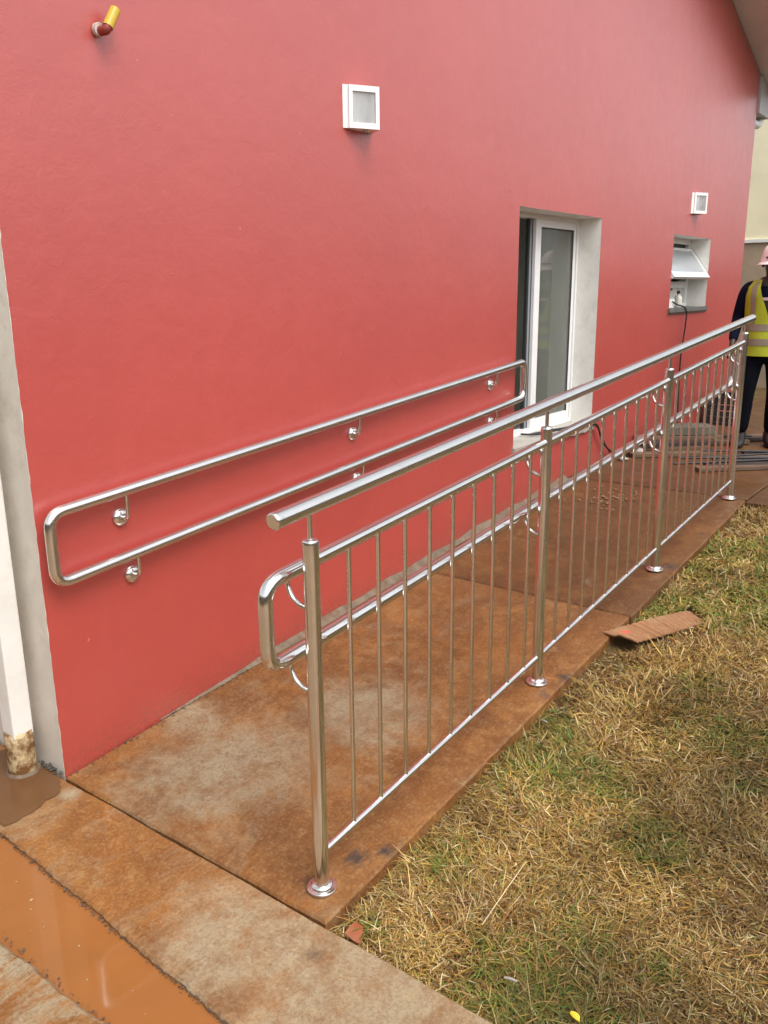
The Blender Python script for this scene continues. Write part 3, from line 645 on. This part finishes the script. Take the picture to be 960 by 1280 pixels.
# ------------------------------------------------------------------ cardboard piece on the grass
cb = thing('cardboard', (1.98, -1.2, .10), 'flat strip of brown corrugated cardboard with a red mark on the grass', 'cardboard')
P0, P1, P2, P3 = [Vector(q) for q in ((1.685, -1.086, .158), (1.658, -1.221, .154), (2.060, -1.379, .142), (2.150, -1.280, .148))]
t = MB(); nu, nv_ = 64, 8; vs = []; q = np.random.default_rng(4)
for i in range(nu+1):
    for j in range(nv_+1):
        u = i/nu; v = j/nv_
        p = P0.lerp(P3, u).lerp(P1.lerp(P2, u), v)
        if u > .93: p = p.lerp((P2+P3)/2, (u-.93)/.07*.16*abs(v-.5)*2)
        p.z += .0016*math.sin(u*nu*math.pi*.5)+.006*math.sin(u*3.1)*(1-v)-.002*q.random()+.012*max(0, .06-u)/.06*(v > .4)
        if any(abs(u-k) < .009 for k in (.30, .37, .52, .56)): p.z -= .004
        vs.append(p)
nn_ = len(vs); w1 = nv_+1
fs = [(i*w1+j, (i+1)*w1+j, (i+1)*w1+j+1, i*w1+j+1) for i in range(nu) for j in range(nv_)]
lo = [p-Vector((0, 0, .006)) for p in vs]
per = [i*w1 for i in range(nu+1)]+[nu*w1+j for j in range(1, w1)]+[i*w1+nv_ for i in range(nu-1, -1, -1)]+[j for j in range(nv_-1, 0, -1)]
t.add(vs+lo, fs+[tuple(nn_+k for k in f[::-1]) for f in fs]+[(per[k], per[(k+1) % len(per)], nn_+per[(k+1) % len(per)], nn_+per[k]) for k in range(len(per))])
def m_card():
    k = NT('wet_cardboard'); c = k.mix(k.ramp(k.noise(12, 5, .65), [(.35, 0), (.65, 1)]), (.30, .15, .065), (.22, .10, .042))
    c = k.mix(k.math('MULTIPLY', k.ramp(k.noise(3, 3, .5, k.map((4, 4, 4))), [(.5, 0), (.62, 1)]), .5), c, (.36, .22, .11))
    c = k.mix(k.math('MULTIPLY', k.spot((1.735, -1.155, .156), .026, .5), .85), c, (.62, .08, .05))
    k.set(col=c, rough=.75); k.bump(k.noise(120, 3, .6), .5, .002); return k.m
obj('corrugated_sheet', t, m_card(), cb)
# leaves and litter
def flake(c, L, wd, ang, mat, name, label, cat, th=.003, lift=.004, shape='leaf', roll=0.):
    c = Vector(c); a = Vector((math.cos(ang), math.sin(ang), .1)); b = Vector((-math.sin(ang), math.cos(ang), roll)); vs = []; n = 9
    for i in range(n):
        u = i/(n-1); h = wd*(math.sin(math.pi*min(1, u*.92+.04))**.8 if shape == 'leaf' else (1-u*.55 if shape == 'shard' else 1))
        for s in (-1, 0, 1): vs.append(a*(L*(u-.5))+b*(h*s*.5)+up*(lift*(abs(s)+math.sin(u*3))))
    top = len(vs); vs += [v-up*th for v in vs]
    f = [(i*3+j, (i+1)*3+j, (i+1)*3+j+1, i*3+j+1) for i in range(n-1) for j in range(2)]
    f += [tuple(top+k for k in q[::-1]) for q in f[:16]]
    per = [i*3 for i in range(n)]+[(n-1)*3+1]+[i*3+2 for i in range(n-1, -1, -1)]+[1]
    f += [(per[k], per[(k+1) % len(per)], top+per[(k+1) % len(per)], top+per[k]) for k in range(len(per))]
    return finish(obj(name, MB().add(vs, f, False), mat, None, c), label, cat)
flake((-.055, -1.185, -.018), .050, .042, .3, m_plain('rusty_leaf', (.36, .10, .03), .6, .2, 0, 60), 'leaf', 'rust coloured dead leaf in the grass at the ramp corner', 'leaf', .002, .004, 'shard', .5)
flake((.020, -1.728, -.008), .026, .020, 1.2, m_plain('yellow_leaf_skin', (.70, .50, .03), .5, .1), 'leaf', 'bright yellow leaf in the grass at the bottom of the picture', 'leaf', .002, .003, 'leaf', .3)
M['stick'] = m_plain('bleached_stick', (.42, .36, .30), .8, .2, 0, 80)
def stick(p, q, r_, label, cat='stick', name='stick', mat=None):
    p = Vector(p); q = Vector(q)
    finish(obj(name, MB().tube([p-q*.0, p.lerp(q, .5)+up*.002, q], r_, 8, radii=[r_*.8, r_, r_*.7]) if 0 else MB().tube([Vector((0, 0, 0)), (q-p)*.5+up*.002, q-p], r_, 8, radii=[r_*.8, r_, r_*.7]), mat or M['stick'], None, p), label, cat)
LITTER = []
# ------------------------------------------------------------------ grass
def vnoise(x, y, seed, sc):
    q = np.random.default_rng(seed); G_ = q.random((64, 64)); x = x*sc+17; y = y*sc+29
    i = np.floor(x).astype(int); j = np.floor(y).astype(int); fx = x-i; fy = y-j; fx = fx*fx*(3-2*fx); fy = fy*fy*(3-2*fy)
    g_ = lambda a, b: G_[a % 64, b % 64]
    return (g_(i, j)*(1-fx)+g_(i+1, j)*fx)*(1-fy)+(g_(i, j+1)*(1-fx)+g_(i+1, j+1)*fx)*fy
def fbm(x, y, seed, sc): return (vnoise(x, y, seed, sc)+.5*vnoise(x, y, seed+1, sc*2.1)+.25*vnoise(x, y, seed+2, sc*4.3))/1.75
camp = np.array([-1.4061, -2.3026, 1.512]); fv = np.array(ff); rv_ = np.array(rr); uv_ = np.array(uu)
def grass(n_near, n_far, seed=3):
    q = np.random.default_rng(seed); N = n_near+n_far
    x = np.concatenate([q.uniform(-.14, 3.75, n_near), q.uniform(-.14, 9, n_far)]); y = np.concatenate([q.uniform(-2.55, -1.10, n_near), q.uniform(-6.5, -1.1, n_far)])
    edge = -1.118+.02*(fbm(x, y, 60, 9)-.5)*2
    ok = (y < edge) & ((x < 3.585) | (x > 6.42)); 
    d = np.stack([x, y, gz(x)], -1)-camp; dep = d@fv; sx = (d@rv_)/dep; infr = (dep > .2) & (np.abs(sx) < .62)
    near = np.arange(N) < n_near
    ok &= infr | ~near | (q.random(N) < .55)
    ok &= near | ~(infr & (y > -2.5) & (x < 3.7)) | (q.random(N) < .4)
    # thin out with distance, thin bare brown patches
    den = np.where(near, np.clip(2.3/np.maximum(dep, .5), .35, 1), 1); bare = fbm(x, y, 50, 3.2)
    bare = bare-.12*sum(np.exp(-((x-a_)**2+(y-b_)**2)/.012) for a_, b_ in [(.76, -1.17), (.86, -1.70), (1.51, -1.68), (.70, -1.37)])-.22*np.exp(-((x-.16)**2+(y+1.38)**2)/.03)-.10*np.exp(-((y+1.14)/.05)**2)
    ok &= q.random(N) < den*np.clip((bare-.10)/.28, .22, 1)
    cq = [(1.685, -1.086), (1.658, -1.221), (2.053, -1.374), (2.139, -1.273)]; ins = np.ones(N, bool)
    for (ax_, ay_), (bx_, by_) in zip(cq, cq[1:]+cq[:1]): ins &= (bx_-ax_)*(y-ay_)-(by_-ay_)*(x-ax_) > -.004
    ok &= ~ins & (np.hypot(x+.055, y+1.185) > .03)
    x, y, near, dep, bare = x[ok], y[ok], near[ok], dep[ok], bare[ok]; N = len(x)
    z = gz(x)
    flow = fbm(x, y, 70, 2.6)*4*math.pi; ang = flow+q.normal(0, 1.7, N)
    green = fbm(x, y, 80, 2.4)*.9
    for tx, ty, tr_ in [(.266, -1.837, .07), (.268, -1.65, .05), (1.26, -1.735, .09), (1.067, -1.191, .07), (.303, -1.222, .10), (-.013, -1.512, .05), (1.019, -1.812, .07), (.65, -1.679, .06), (-.006, -1.208, .04), (1.547, -1.532, .10), (.85, -1.42, .08), (2.3, -1.6, .12), (2.0, -1.9, .1), (2.9, -1.4, .12)]: green = green+.34*np.exp(-((x-tx)**2+(y-ty)**2)/(tr_*tr_))
    tuft = fbm(x, y, 90, 5.0)
    hump = np.clip(fbm(x, y, 95, 3.0)-.42, 0, 1)*.07*np.clip((-1.13-y)/.25, 0, 1)
    upright = (tuft > .62)
    el = np.abs(q.normal(.22, .26, N))+np.where(upright, .22, 0); el = np.clip(el, .03, 1.35)
    L = q.gamma(5, .0068, N)*np.where(upright, 1.15, 1)*np.where(q.random(N) < .05, 1.6, 1); L = np.clip(L, .015, .13)*np.where(fbm(x, y, 99, 6) > .5, 1.15, .85)
    wd = q.uniform(.0015, .0034, N)*np.where(near, 1, 1.5); wd *= np.clip(dep/2.4, .9, 1.7)
    bend = q.normal(-.25, .35, N); sw = q.normal(0, .45, N)
    z0 = z-.004+hump*q.random(N)**.6+q.random(N)**1.6*.020*np.clip((-1.08-y)/.12, .2, 1)
    V = np.zeros((N, 7, 3)); px = np.stack([x, y, z0], -1); a = ang.copy(); e = el.copy()
    for k in range(4):
        side = np.stack([-np.sin(a), np.cos(a), 0*a], -1); tw = q.normal(0, .25, N)[:, None]*np.array([[0, 0, 1.]])
        w = (wd*[.8, 1, .75, 0][k])[:, None]/2
        if k < 3: V[:, 2*k] = px+(side+tw)*w; V[:, 2*k+1] = px-(side+tw)*w
        else: V[:, 6] = px
        px = px+np.stack([np.cos(a)*np.cos(e), np.sin(a)*np.cos(e), np.sin(e)], -1)*(L/3)[:, None]
        e = e+bend/2.2; a = a+sw/2.2
        px[:, 2] = np.maximum(px[:, 2], z+.001)
    # keep blades from lying far over the slab
    over = (V[:, :, 1].max(1) > -1.085) & (x < 3.7); keep = ~over | (q.random(N) < .14); V = V[keep]; sel = keep
    x, y, green, bare, tuft = x[sel], y[sel], green[sel], bare[sel], tuft[sel]; N = len(x)
    pal = np.array([[.44, .27, .060], [.50, .34, .12], [.33, .17, .040], [.20, .10, .032], [.62, .48, .25], [.30, .26, .045], [.15, .19, .032], [.13, .21, .030]])
    gsc = np.clip((green-.50)*7, 0, 1); u = q.random(N)
    base = q.choice(5, N, p=[.30, .24, .20, .13, .13])
    brownish = (bare < .40) & (u < .55); base[brownish] = q.choice([2, 3, 4], brownish.sum(), p=[.42, .40, .18])
    isg = q.random(N) < .05+.55*gsc; base[isg] = q.choice([5, 6, 7], isg.sum(), p=[.48, .34, .18])
    patch = .88*np.clip(.30+1.30*fbm(x, y, 120, 2.2), .45, 1.2)*(.62+.76*fbm(x, y, 130, 8.))
    col = pal[base]*q.uniform(.52, 1.04, (N, 1))*patch[:, None]*q.uniform(.94, 1.06, (N, 3))
    me = bpy.data.meshes.new('grass'); me.vertices.add(N*7); me.vertices.foreach_set('co', (V*S).reshape(-1))
    b = (np.arange(N)*7)[:, None]
    quads = np.concatenate([b+[0, 1, 3, 2], b+[2, 3, 5, 4]], 1).reshape(-1, 4); tris = (b+[4, 5, 6])
    lv = np.concatenate([quads.reshape(-1), tris.reshape(-1)]); me.loops.add(len(lv)); me.loops.foreach_set('vertex_index', lv.astype(np.int32))
    np_ = len(quads)+len(tris); me.polygons.add(np_)
    ls = np.concatenate([np.arange(len(quads))*4, len(quads)*4+np.arange(len(tris))*3]); me.polygons.foreach_set('loop_start', ls.astype(np.int32))
    me.update(calc_edges=True); me.validate()
    at = me.attributes.new('blade_colour', 'FLOAT_COLOR', 'POINT'); cc_ = np.ones((N, 7, 4)); cc_[:, :, :3] = col[:, None]; at.data.foreach_set('color', cc_.reshape(-1).astype(np.float32))
    me.materials.append(M['grass']); o = bpy.data.objects.new('grass', me); COL.objects.link(o); o['kind'] = 'stuff'; return N
print('blades', grass(330000, 260000))
stick((.118, -1.439, .012), (.366, -1.428, .034), .0015, 'long pale straw lying across the grass near the ramp', 'straw', 'straw', m_plain('pale_straw', (.62, .50, .28), .7, .1))
stick((-.108, -1.502, -.016), (-.112, -1.524, -.012), .0038, 'short pale stick in the grass beside the path edge', 'stick')
stick((.018, -1.557, .0), (.022, -1.587, .003), .0036, 'grey twig piece in the grass near the bottom edge', 'stick')
stick((1.01, -1.147, .078), (1.003, -1.174, .080), .0032, 'small white chip in the grass beside the second post', 'stick')

# ------------------------------------------------------------------ worker in a helmet
PP = Vector((5.50, -.715, ZL)); Fd = Vector((-.96, -.28, 0)).normalized(); Rd = Vector((Fd.y, -Fd.x, 0)); Rd = Rd if Rd.y > 0 else -Rd   # Rd: person's right, viewer's left
HP = 1.475
def pw(r, f, z): return PP+Rd*(r*HP)+Fd*(f*HP)+up*(z*HP)   # fractions of standing height
per_ = thing('person', PP, 'worker in a pale pink helmet and yellow reflective vest standing on the landing', 'person')
def skin(name, chains, mat, lvl=2, root=0):
    me = bpy.data.meshes.new(name); verts = []; edges = []; rad = []; idx = {}
    for ch in chains:
        prev = None
        for key, p, rr_ in ch:
            if key not in idx:
                idx[key] = len(verts); verts.append((p-PP)*S); rad.append(rr_)
            if prev is not None: edges.append((prev, idx[key]))
            prev = idx[key]
    me.from_pydata(verts, edges, []); me.materials.append(mat); o = bpy.data.objects.new(name, me); COL.objects.link(o); place(o, PP, per_)
    sm = o.modifiers.new('skin', 'SKIN'); sm.use_smooth_shade = True
    for i, q in enumerate(rad):
        q = q if hasattr(q, '__len__') else (q, q); me.skin_vertices[0].data[i].radius = (q[0]*HP*S, q[1]*HP*S)
    me.skin_vertices[0].data[root].use_root = True
    ss = o.modifiers.new('sub', 'SUBSURF'); ss.levels = lvl; ss.render_levels = lvl
    return o
K = lambda k, r, f, z, q: (k, pw(r, f, z), q)
def arm(s, el, wr):   # s=+1 viewer's left
    sh = (s*.115, 0, .815)
    return sh, el, wr
shR, elR, wrR = (.112, .0, .805), (.143, -.03, .655), (.163, .085, .530)
shL, elL, wrL = (-.112, .0, .805), (-.165, -.02, .645), (-.150, .075, .510)
def limb(tag, pts, rads): return [K(tag+str(i), *p, r_) for i, (p, r_) in enumerate(zip(pts, rads))]
def lerp3(a, b, t): return tuple(a[i]+(b[i]-a[i])*t for i in range(3))
body = [[K('pel', 0, 0, .52, .070), K('wai', 0, .005, .62, .066), K('che', 0, .008, .73, .074), K('nb', 0, .0, .82, .045), K('nk', 0, .008, .855, .030), K('hd', 0, .02, .90, .046), K('hd2', 0, .016, .945, .052)]]
hands = []
for s, sh, el, wr in ((1, shR, elR, wrR), (-1, shL, elL, wrL)):
    t_ = 'R' if s > 0 else 'L'
    body.append([K('nb', 0, .0, .82, .045), K(t_+'s', *sh, .036), K(t_+'u', *lerp3(sh, el, .5), .028), K(t_+'e', *el, .023), K(t_+'f', *lerp3(el, wr, .5), .020), K(t_+'w', *wr, .0145), K(t_+'p', wr[0], wr[1]+.022, wr[2]-.030, (.018, .012))])
    pa = (wr[0], wr[1]+.022, wr[2]-.030)
    for k in range(4):
        off = (k-1.5)*.0095; ln = (.030, .036, .034, .026)[k]
        body.append([K(t_+'p', *pa, (.018, .012)), K(t_+'k%d' % k, pa[0]+off, pa[1]+.010, pa[2]-.018, .0056), K(t_+'m%d' % k, pa[0]+off*1.1, pa[1]+.013, pa[2]-.018-ln*.55, .0050), K(t_+'t%d' % k, pa[0]+off*1.1, pa[1]+.006, pa[2]-.018-ln, .0042)])
    body.append([K(t_+'p', *pa, (.018, .012)), K(t_+'h0', pa[0]-s*.016, pa[1]+.012, pa[2]-.006, .0062), K(t_+'h1', pa[0]-s*.021, pa[1]+.019, pa[2]-.022, .0052)])
LG = {}
for s in (1, -1):
    t_ = 'R' if s > 0 else 'L'; hx = s*.055
    kn = (s*.066+(.008 if s > 0 else 0), .03 if s > 0 else .01, .285); an = (s*.085 if s > 0 else s*.065, .01 if s > 0 else -.02, .045)
    LG[s] = (hx, kn, an)
    body.append([K('pel', 0, 0, .52, .070), K(t_+'hip', hx, 0, .49, .052), K(t_+'th', *lerp3((hx, 0, .49), kn, .5), .044), K(t_+'kn', *kn, .032), K(t_+'ca', *lerp3(kn, an, .4), .030), K(t_+'an', *an, .020), K(t_+'to', an[0]+s*.012, an[1]+.075, .018, .018)])
M['skin'] = m_plain('dark_brown_skin', (.030, .016, .011), .5, .1); M['navy'] = m_plain('navy_work_shirt', (.006, .007, .020), .95, .15, .004, 30, spec=.1)
M['trouser'] = m_plain('dark_work_trousers', (.004, .005, .009), .95, .2, .004, 25, spec=.1)
skin('body', body, M['skin'])
sh_ch = [[K('wai', 0, .005, .575, (.094, .064)), K('mid', 0, .007, .66, (.092, .062)), K('che', 0, .008, .745, (.104, .070)), K('nb', 0, .0, .815, (.064, .048)), K('col', 0, .006, .840, .038)]]
for s, sh, el, wr in ((1, shR, elR, wrR), (-1, shL, elL, wrL)):
    t_ = 'R' if s > 0 else 'L'
    sh_ch.append([K('nb', 0, .0, .815, (.064, .048)), K(t_+'s', *sh, .045), K(t_+'u', *lerp3(sh, el, .5), .037), K(t_+'e', *el, .032), K(t_+'f', *lerp3(el, wr, .5), .028), K(t_+'w', *lerp3(el, wr, .93), .0225)])
skin('shirt', sh_ch, M['navy'])
tr_ch = [[K('pel', 0, 0, .575, (.092, .066)), K('p2', 0, 0, .52, (.096, .072))]]
for s in (1, -1):
    hx, kn, an = LG[s]; t_ = 'R' if s > 0 else 'L'
    tr_ch.append([K('p2', 0, 0, .52, (.096, .072)), K(t_+'hip', hx, 0, .475, .060), K(t_+'th', *lerp3((hx, 0, .475), kn, .55), .054), K(t_+'kn', *kn, .045), K(t_+'ca', *lerp3(kn, an, .5), .044), K(t_+'an', *lerp3(kn, an, .92), .037)])
skin('trousers', tr_ch, M['trouser'])
for s in (1, -1):
    hx, kn, an = LG[s]; b = MB(); out = Vector((s*.14, 1, 0)).normalized()
    toe = lambda f, z, w: (f, z, w)
    secs = [(-.036, .0, .024, .046), (-.030, .0, .030, .085), (.0, 0, .031, .088), (.030, 0, .030, .066), (.070, 0, .034, .044), (.100, 0, .030, .036), (.116, 0, .016, .022)]
    ring = 14; vs = []
    for f_, z_, w_, h_ in secs:
        for k in range(ring):
            a = 2*math.pi*k/ring; ca, sa_ = math.cos(a), math.sin(a)
            rx = w_*math.copysign(abs(ca)**.6, ca); zz_ = h_*.5+h_*.5*math.copysign(abs(sa_)**.6, sa_)
            vs.append(pw(an[0]+out.x*f_+out.y*rx, an[1]+out.y*f_-out.x*rx, zz_+.001))
    fs = [(i*ring+k, i*ring+(k+1) % ring, (i+1)*ring+(k+1) % ring, (i+1)*ring+k) for i in range(len(secs)-1) for k in range(ring)]
    b.add(vs, fs, True); b.add([vs[k] for k in range(ring)], [tuple(range(ring))]); b.add(vs[-ring:], [tuple(range(ring))])
    obj('boot', b, m_plain('black_boot_leather', (.010, .009, .009), .6, .1, .002, 40), per_)
# hi-vis vest: shell round the chest with a V neck and grey bands
M['vest'] = m_plain('yellow_hi_vis_cloth', (.40, .46, .02), .75, .1, .003, 22); M['band'] = m_plain('reflective_band', (.26, .22, .16), .45, .1)
def torso(th, z):  # radius in fractions at angle th (0 = front), height z
    prof = np.interp(z, [.545, .62, .70, .77, .81, .835, .85], [.108, .106, .112, .118, .112, .085, .06]); dep = np.interp(z, [.545, .62, .70, .77, .81, .835, .85], [.080, .076, .082, .086, .076, .060, .048])
    return prof*math.sin(th), dep*math.cos(th)
def vest_patch(z0, z1, th0, th1, off, n=40, m_=16, vneck=False):
    b = MB(); vs = []
    for i in range(n+1):
        th = th0+(th1-th0)*i/n
        zt = z1
        if vneck: zt = min(z1, .66+max(0, abs(th)-.06)*.33) if abs(th) < .62 else z1
        for j in range(m_+1):
            z = z0+(zt-z0)*j/m_; r_, f_ = torso(th, z); k = 1+off+.012*math.sin(th*9+z*40)
            vs.append(pw(r_*k, .007+f_*k, z))
    b.add(vs, [(i*(m_+1)+j, (i+1)*(m_+1)+j, (i+1)*(m_+1)+j+1, i*(m_+1)+j+1) for i in range(n) for j in range(m_)], True); return b
vest = obj('vest', vest_patch(.468, .842, -math.pi, math.pi, .05, 64, 22, True), M['vest'], per_)
for z0 in (.520, .592): obj('reflective_band', vest_patch(z0, z0+.034, -math.pi, math.pi, .075, 64, 2), M['band'], vest)
for s in (-1, 1): obj('shoulder_band', vest_patch(.63, .832, s*.62, s*.86, .075, 4, 12), M['band'], vest)
obj('chest_print', vest_patch(.742, .756, -.30, .34, .06, 8, 2), m_plain('pale_print', (.6, .42, .42), .6, .1), vest)
# helmet
hm = MB(); c0 = pw(0, .014, .935); seg = 28; vs = []; prof = [(1.30, -.02, 0), (1.16, .0, 0), (1.05, .012, 0), (1.02, .06, 0), (.93, .11, 0), (.74, .155, 0), (.45, .185, 0), (.15, .198, 0), (.02, .2, 0)]
for k_, (q_, h_, _) in enumerate(prof):
    for k in range(seg):
        a = 2*math.pi*k/seg; ext = 1+(.28*max(0, math.cos(a))**3 if k_ == 0 else (.12*max(0, math.cos(a))**3 if k_ == 1 else 0))
        vs.append(c0+Rd*(math.sin(a)*q_*.062*HP)+Fd*(math.cos(a)*q_*.074*HP*ext)+up*((h_*.50-.012)*HP))
hm.add(vs, [(i*seg+k, i*seg+(k+1) % seg, (i+1)*seg+(k+1) % seg, (i+1)*seg+k) for i in range(len(prof)-1) for k in range(seg)], True)
he = obj('helmet', hm, m_plain('pale_pink_helmet', (.84, .76, .75), .35, .05, 0, 20, dirt=((.66, .50, .47), .3)), per_)
rg = MB().tube([c0+Fd*(.030*HP)*0+Rd*(math.sin(a)*.0655*HP)+Fd*(math.cos(a)*.078*HP)+up*(.012*HP) for a in np.linspace(-.7, .7, 12)], .006, 8); obj('helmet_strap', rg, M['dark'], he)
# face
fc = MB(); fc.lathe([(.0, .010), (.006, .006), (.009, 0), (.007, -.010)], pw(0, .068, .905), Fd, 10); obj('nose', fc, M['skin'], per_)
for s in (1, -1):
    e_ = MB().lathe([(.0, .004), (.004, .003), (.0065, .0)], pw(s*.020, .060, .922), Fd, 10); obj('eye', e_, m_plain('eye_white', (.5, .48, .45), .2, .05), per_)
    e_ = MB().lathe([(.0, .008), (.010, .006), (.016, -.002), (.014, -.012)], pw(s*.052, .012, .912), Rd*s, 12); obj('ear', e_, M['skin'], per_)
e_ = MB().tube([pw(-.018, .060, .876), pw(0, .066, .874), pw(.018, .060, .876)], .0042, 8); obj('mouth', e_, m_plain('lip_skin', (.06, .025, .02), .4, .1), per_)

# ------------------------------------------------------------------ neighbouring building far right
nb = thing('neighbour_house', (10.2, 2, ZL), 'pale yellow building with a brown lower wall beyond the end of the ramp', 'building')
b = MB(); b.box(10.0, 16, .1, 9, 2.06, 4.6); obj('upper_wall', b, m_plain('pale_yellow_plaster', (.92, .84, .58), .7, .05, .001, 6), nb)
b = MB(); b.box(10.004, 15.9, .11, 8.99, 0, 2.02); obj('lower_wall', b, m_plain('beige_brown_plaster', (.40, .31, .22), .75, .1, .001, 6, dirt=((.3, .2, .14), .4)), nb)
b = MB(); b.box(9.975, 15.95, .09, 9.01, 2.0205, 2.0595); obj('string_course', b, M['white'], nb)
b = MB(); b.prism([(9.5, 4.601), (16.5, 4.601), (13, 5.9)], -.3, 9.4); obj('roof', b, M['soffit'], nb)

# ------------------------------------------------------------------ added unseen house across the lawn for the steel and panes to reflect
ob = thing('reflection_house', (2, -11.5, 0), 'unseen long beige house with a brown roof, added across the lawn for reflections', 'building')
b = MB(); b.box(-22, 16, -16, -11, -.3, 2.3); obj('wall', b, m_plain('beige_house_plaster', (.42, .35, .26), .8, .1, .001, 6), ob)
b = MB(); b.prism([(-10.4, 2.301), (-16.6, 2.301), (-13.5, 3.2)], -22.4, 16.4, 'x'); obj('roof', b, m_plain('brown_roof_sheet', (.16, .10, .075), .7, .1), ob)
wn_ = MB().box(-.6, .6, -.02, .03, .9, 2.1); w0 = None
for x in (-6, -2.5, 1, 5, 9, 13):
    if w0 is None: w0 = obj('window', wn_, m_plain('dark_pane', (.05, .055, .06), .1, .05), ob, (x, -10.99, 0))
    else: again(w0, (x, -10.99, 0), ob)

# ------------------------------------------------------------------ added unseen wall past the landing, keeps bright low sky out of reflections
bw = thing('sky_blocking_wall', (9.7, -5, 0), 'unseen dark brownish block wall with a coping, added beyond the far lawn to darken reflections', 'wall')
b = MB(); b.box(9.6, 9.8, -10.5, -.6, -.2, 1.75); obj('block_wall', b, m_plain('dark_block_wall', (.10, .075, .055), .85, .2, .003, 8), bw)
b = MB(); b.box(9.57, 9.83, -10.52, -.58, 1.7505, 1.82); obj('coping', b, m_plain('grey_coping', (.25, .23, .21), .8, .1, .002, 12), bw)

bw = thing('sky_blocking_wall', (-8, -2, 0), 'unseen beige brown block wall with a coping, added past the paved yard to darken reflections', 'wall')  # second added wall, hides the open horizon from the baluster reflections
b = MB(); b.box(-8.2, -8, -10.9, 9, -.2, 2.35); obj('block_wall', b, m_plain('beige_block_wall', (.22, .17, .12), .85, .2, .003, 8), bw)
b = MB(); b.box(-8.23, -7.97, -10.92, 9.02, 2.3505, 2.42); obj('coping', b, M['mortar'], bw)
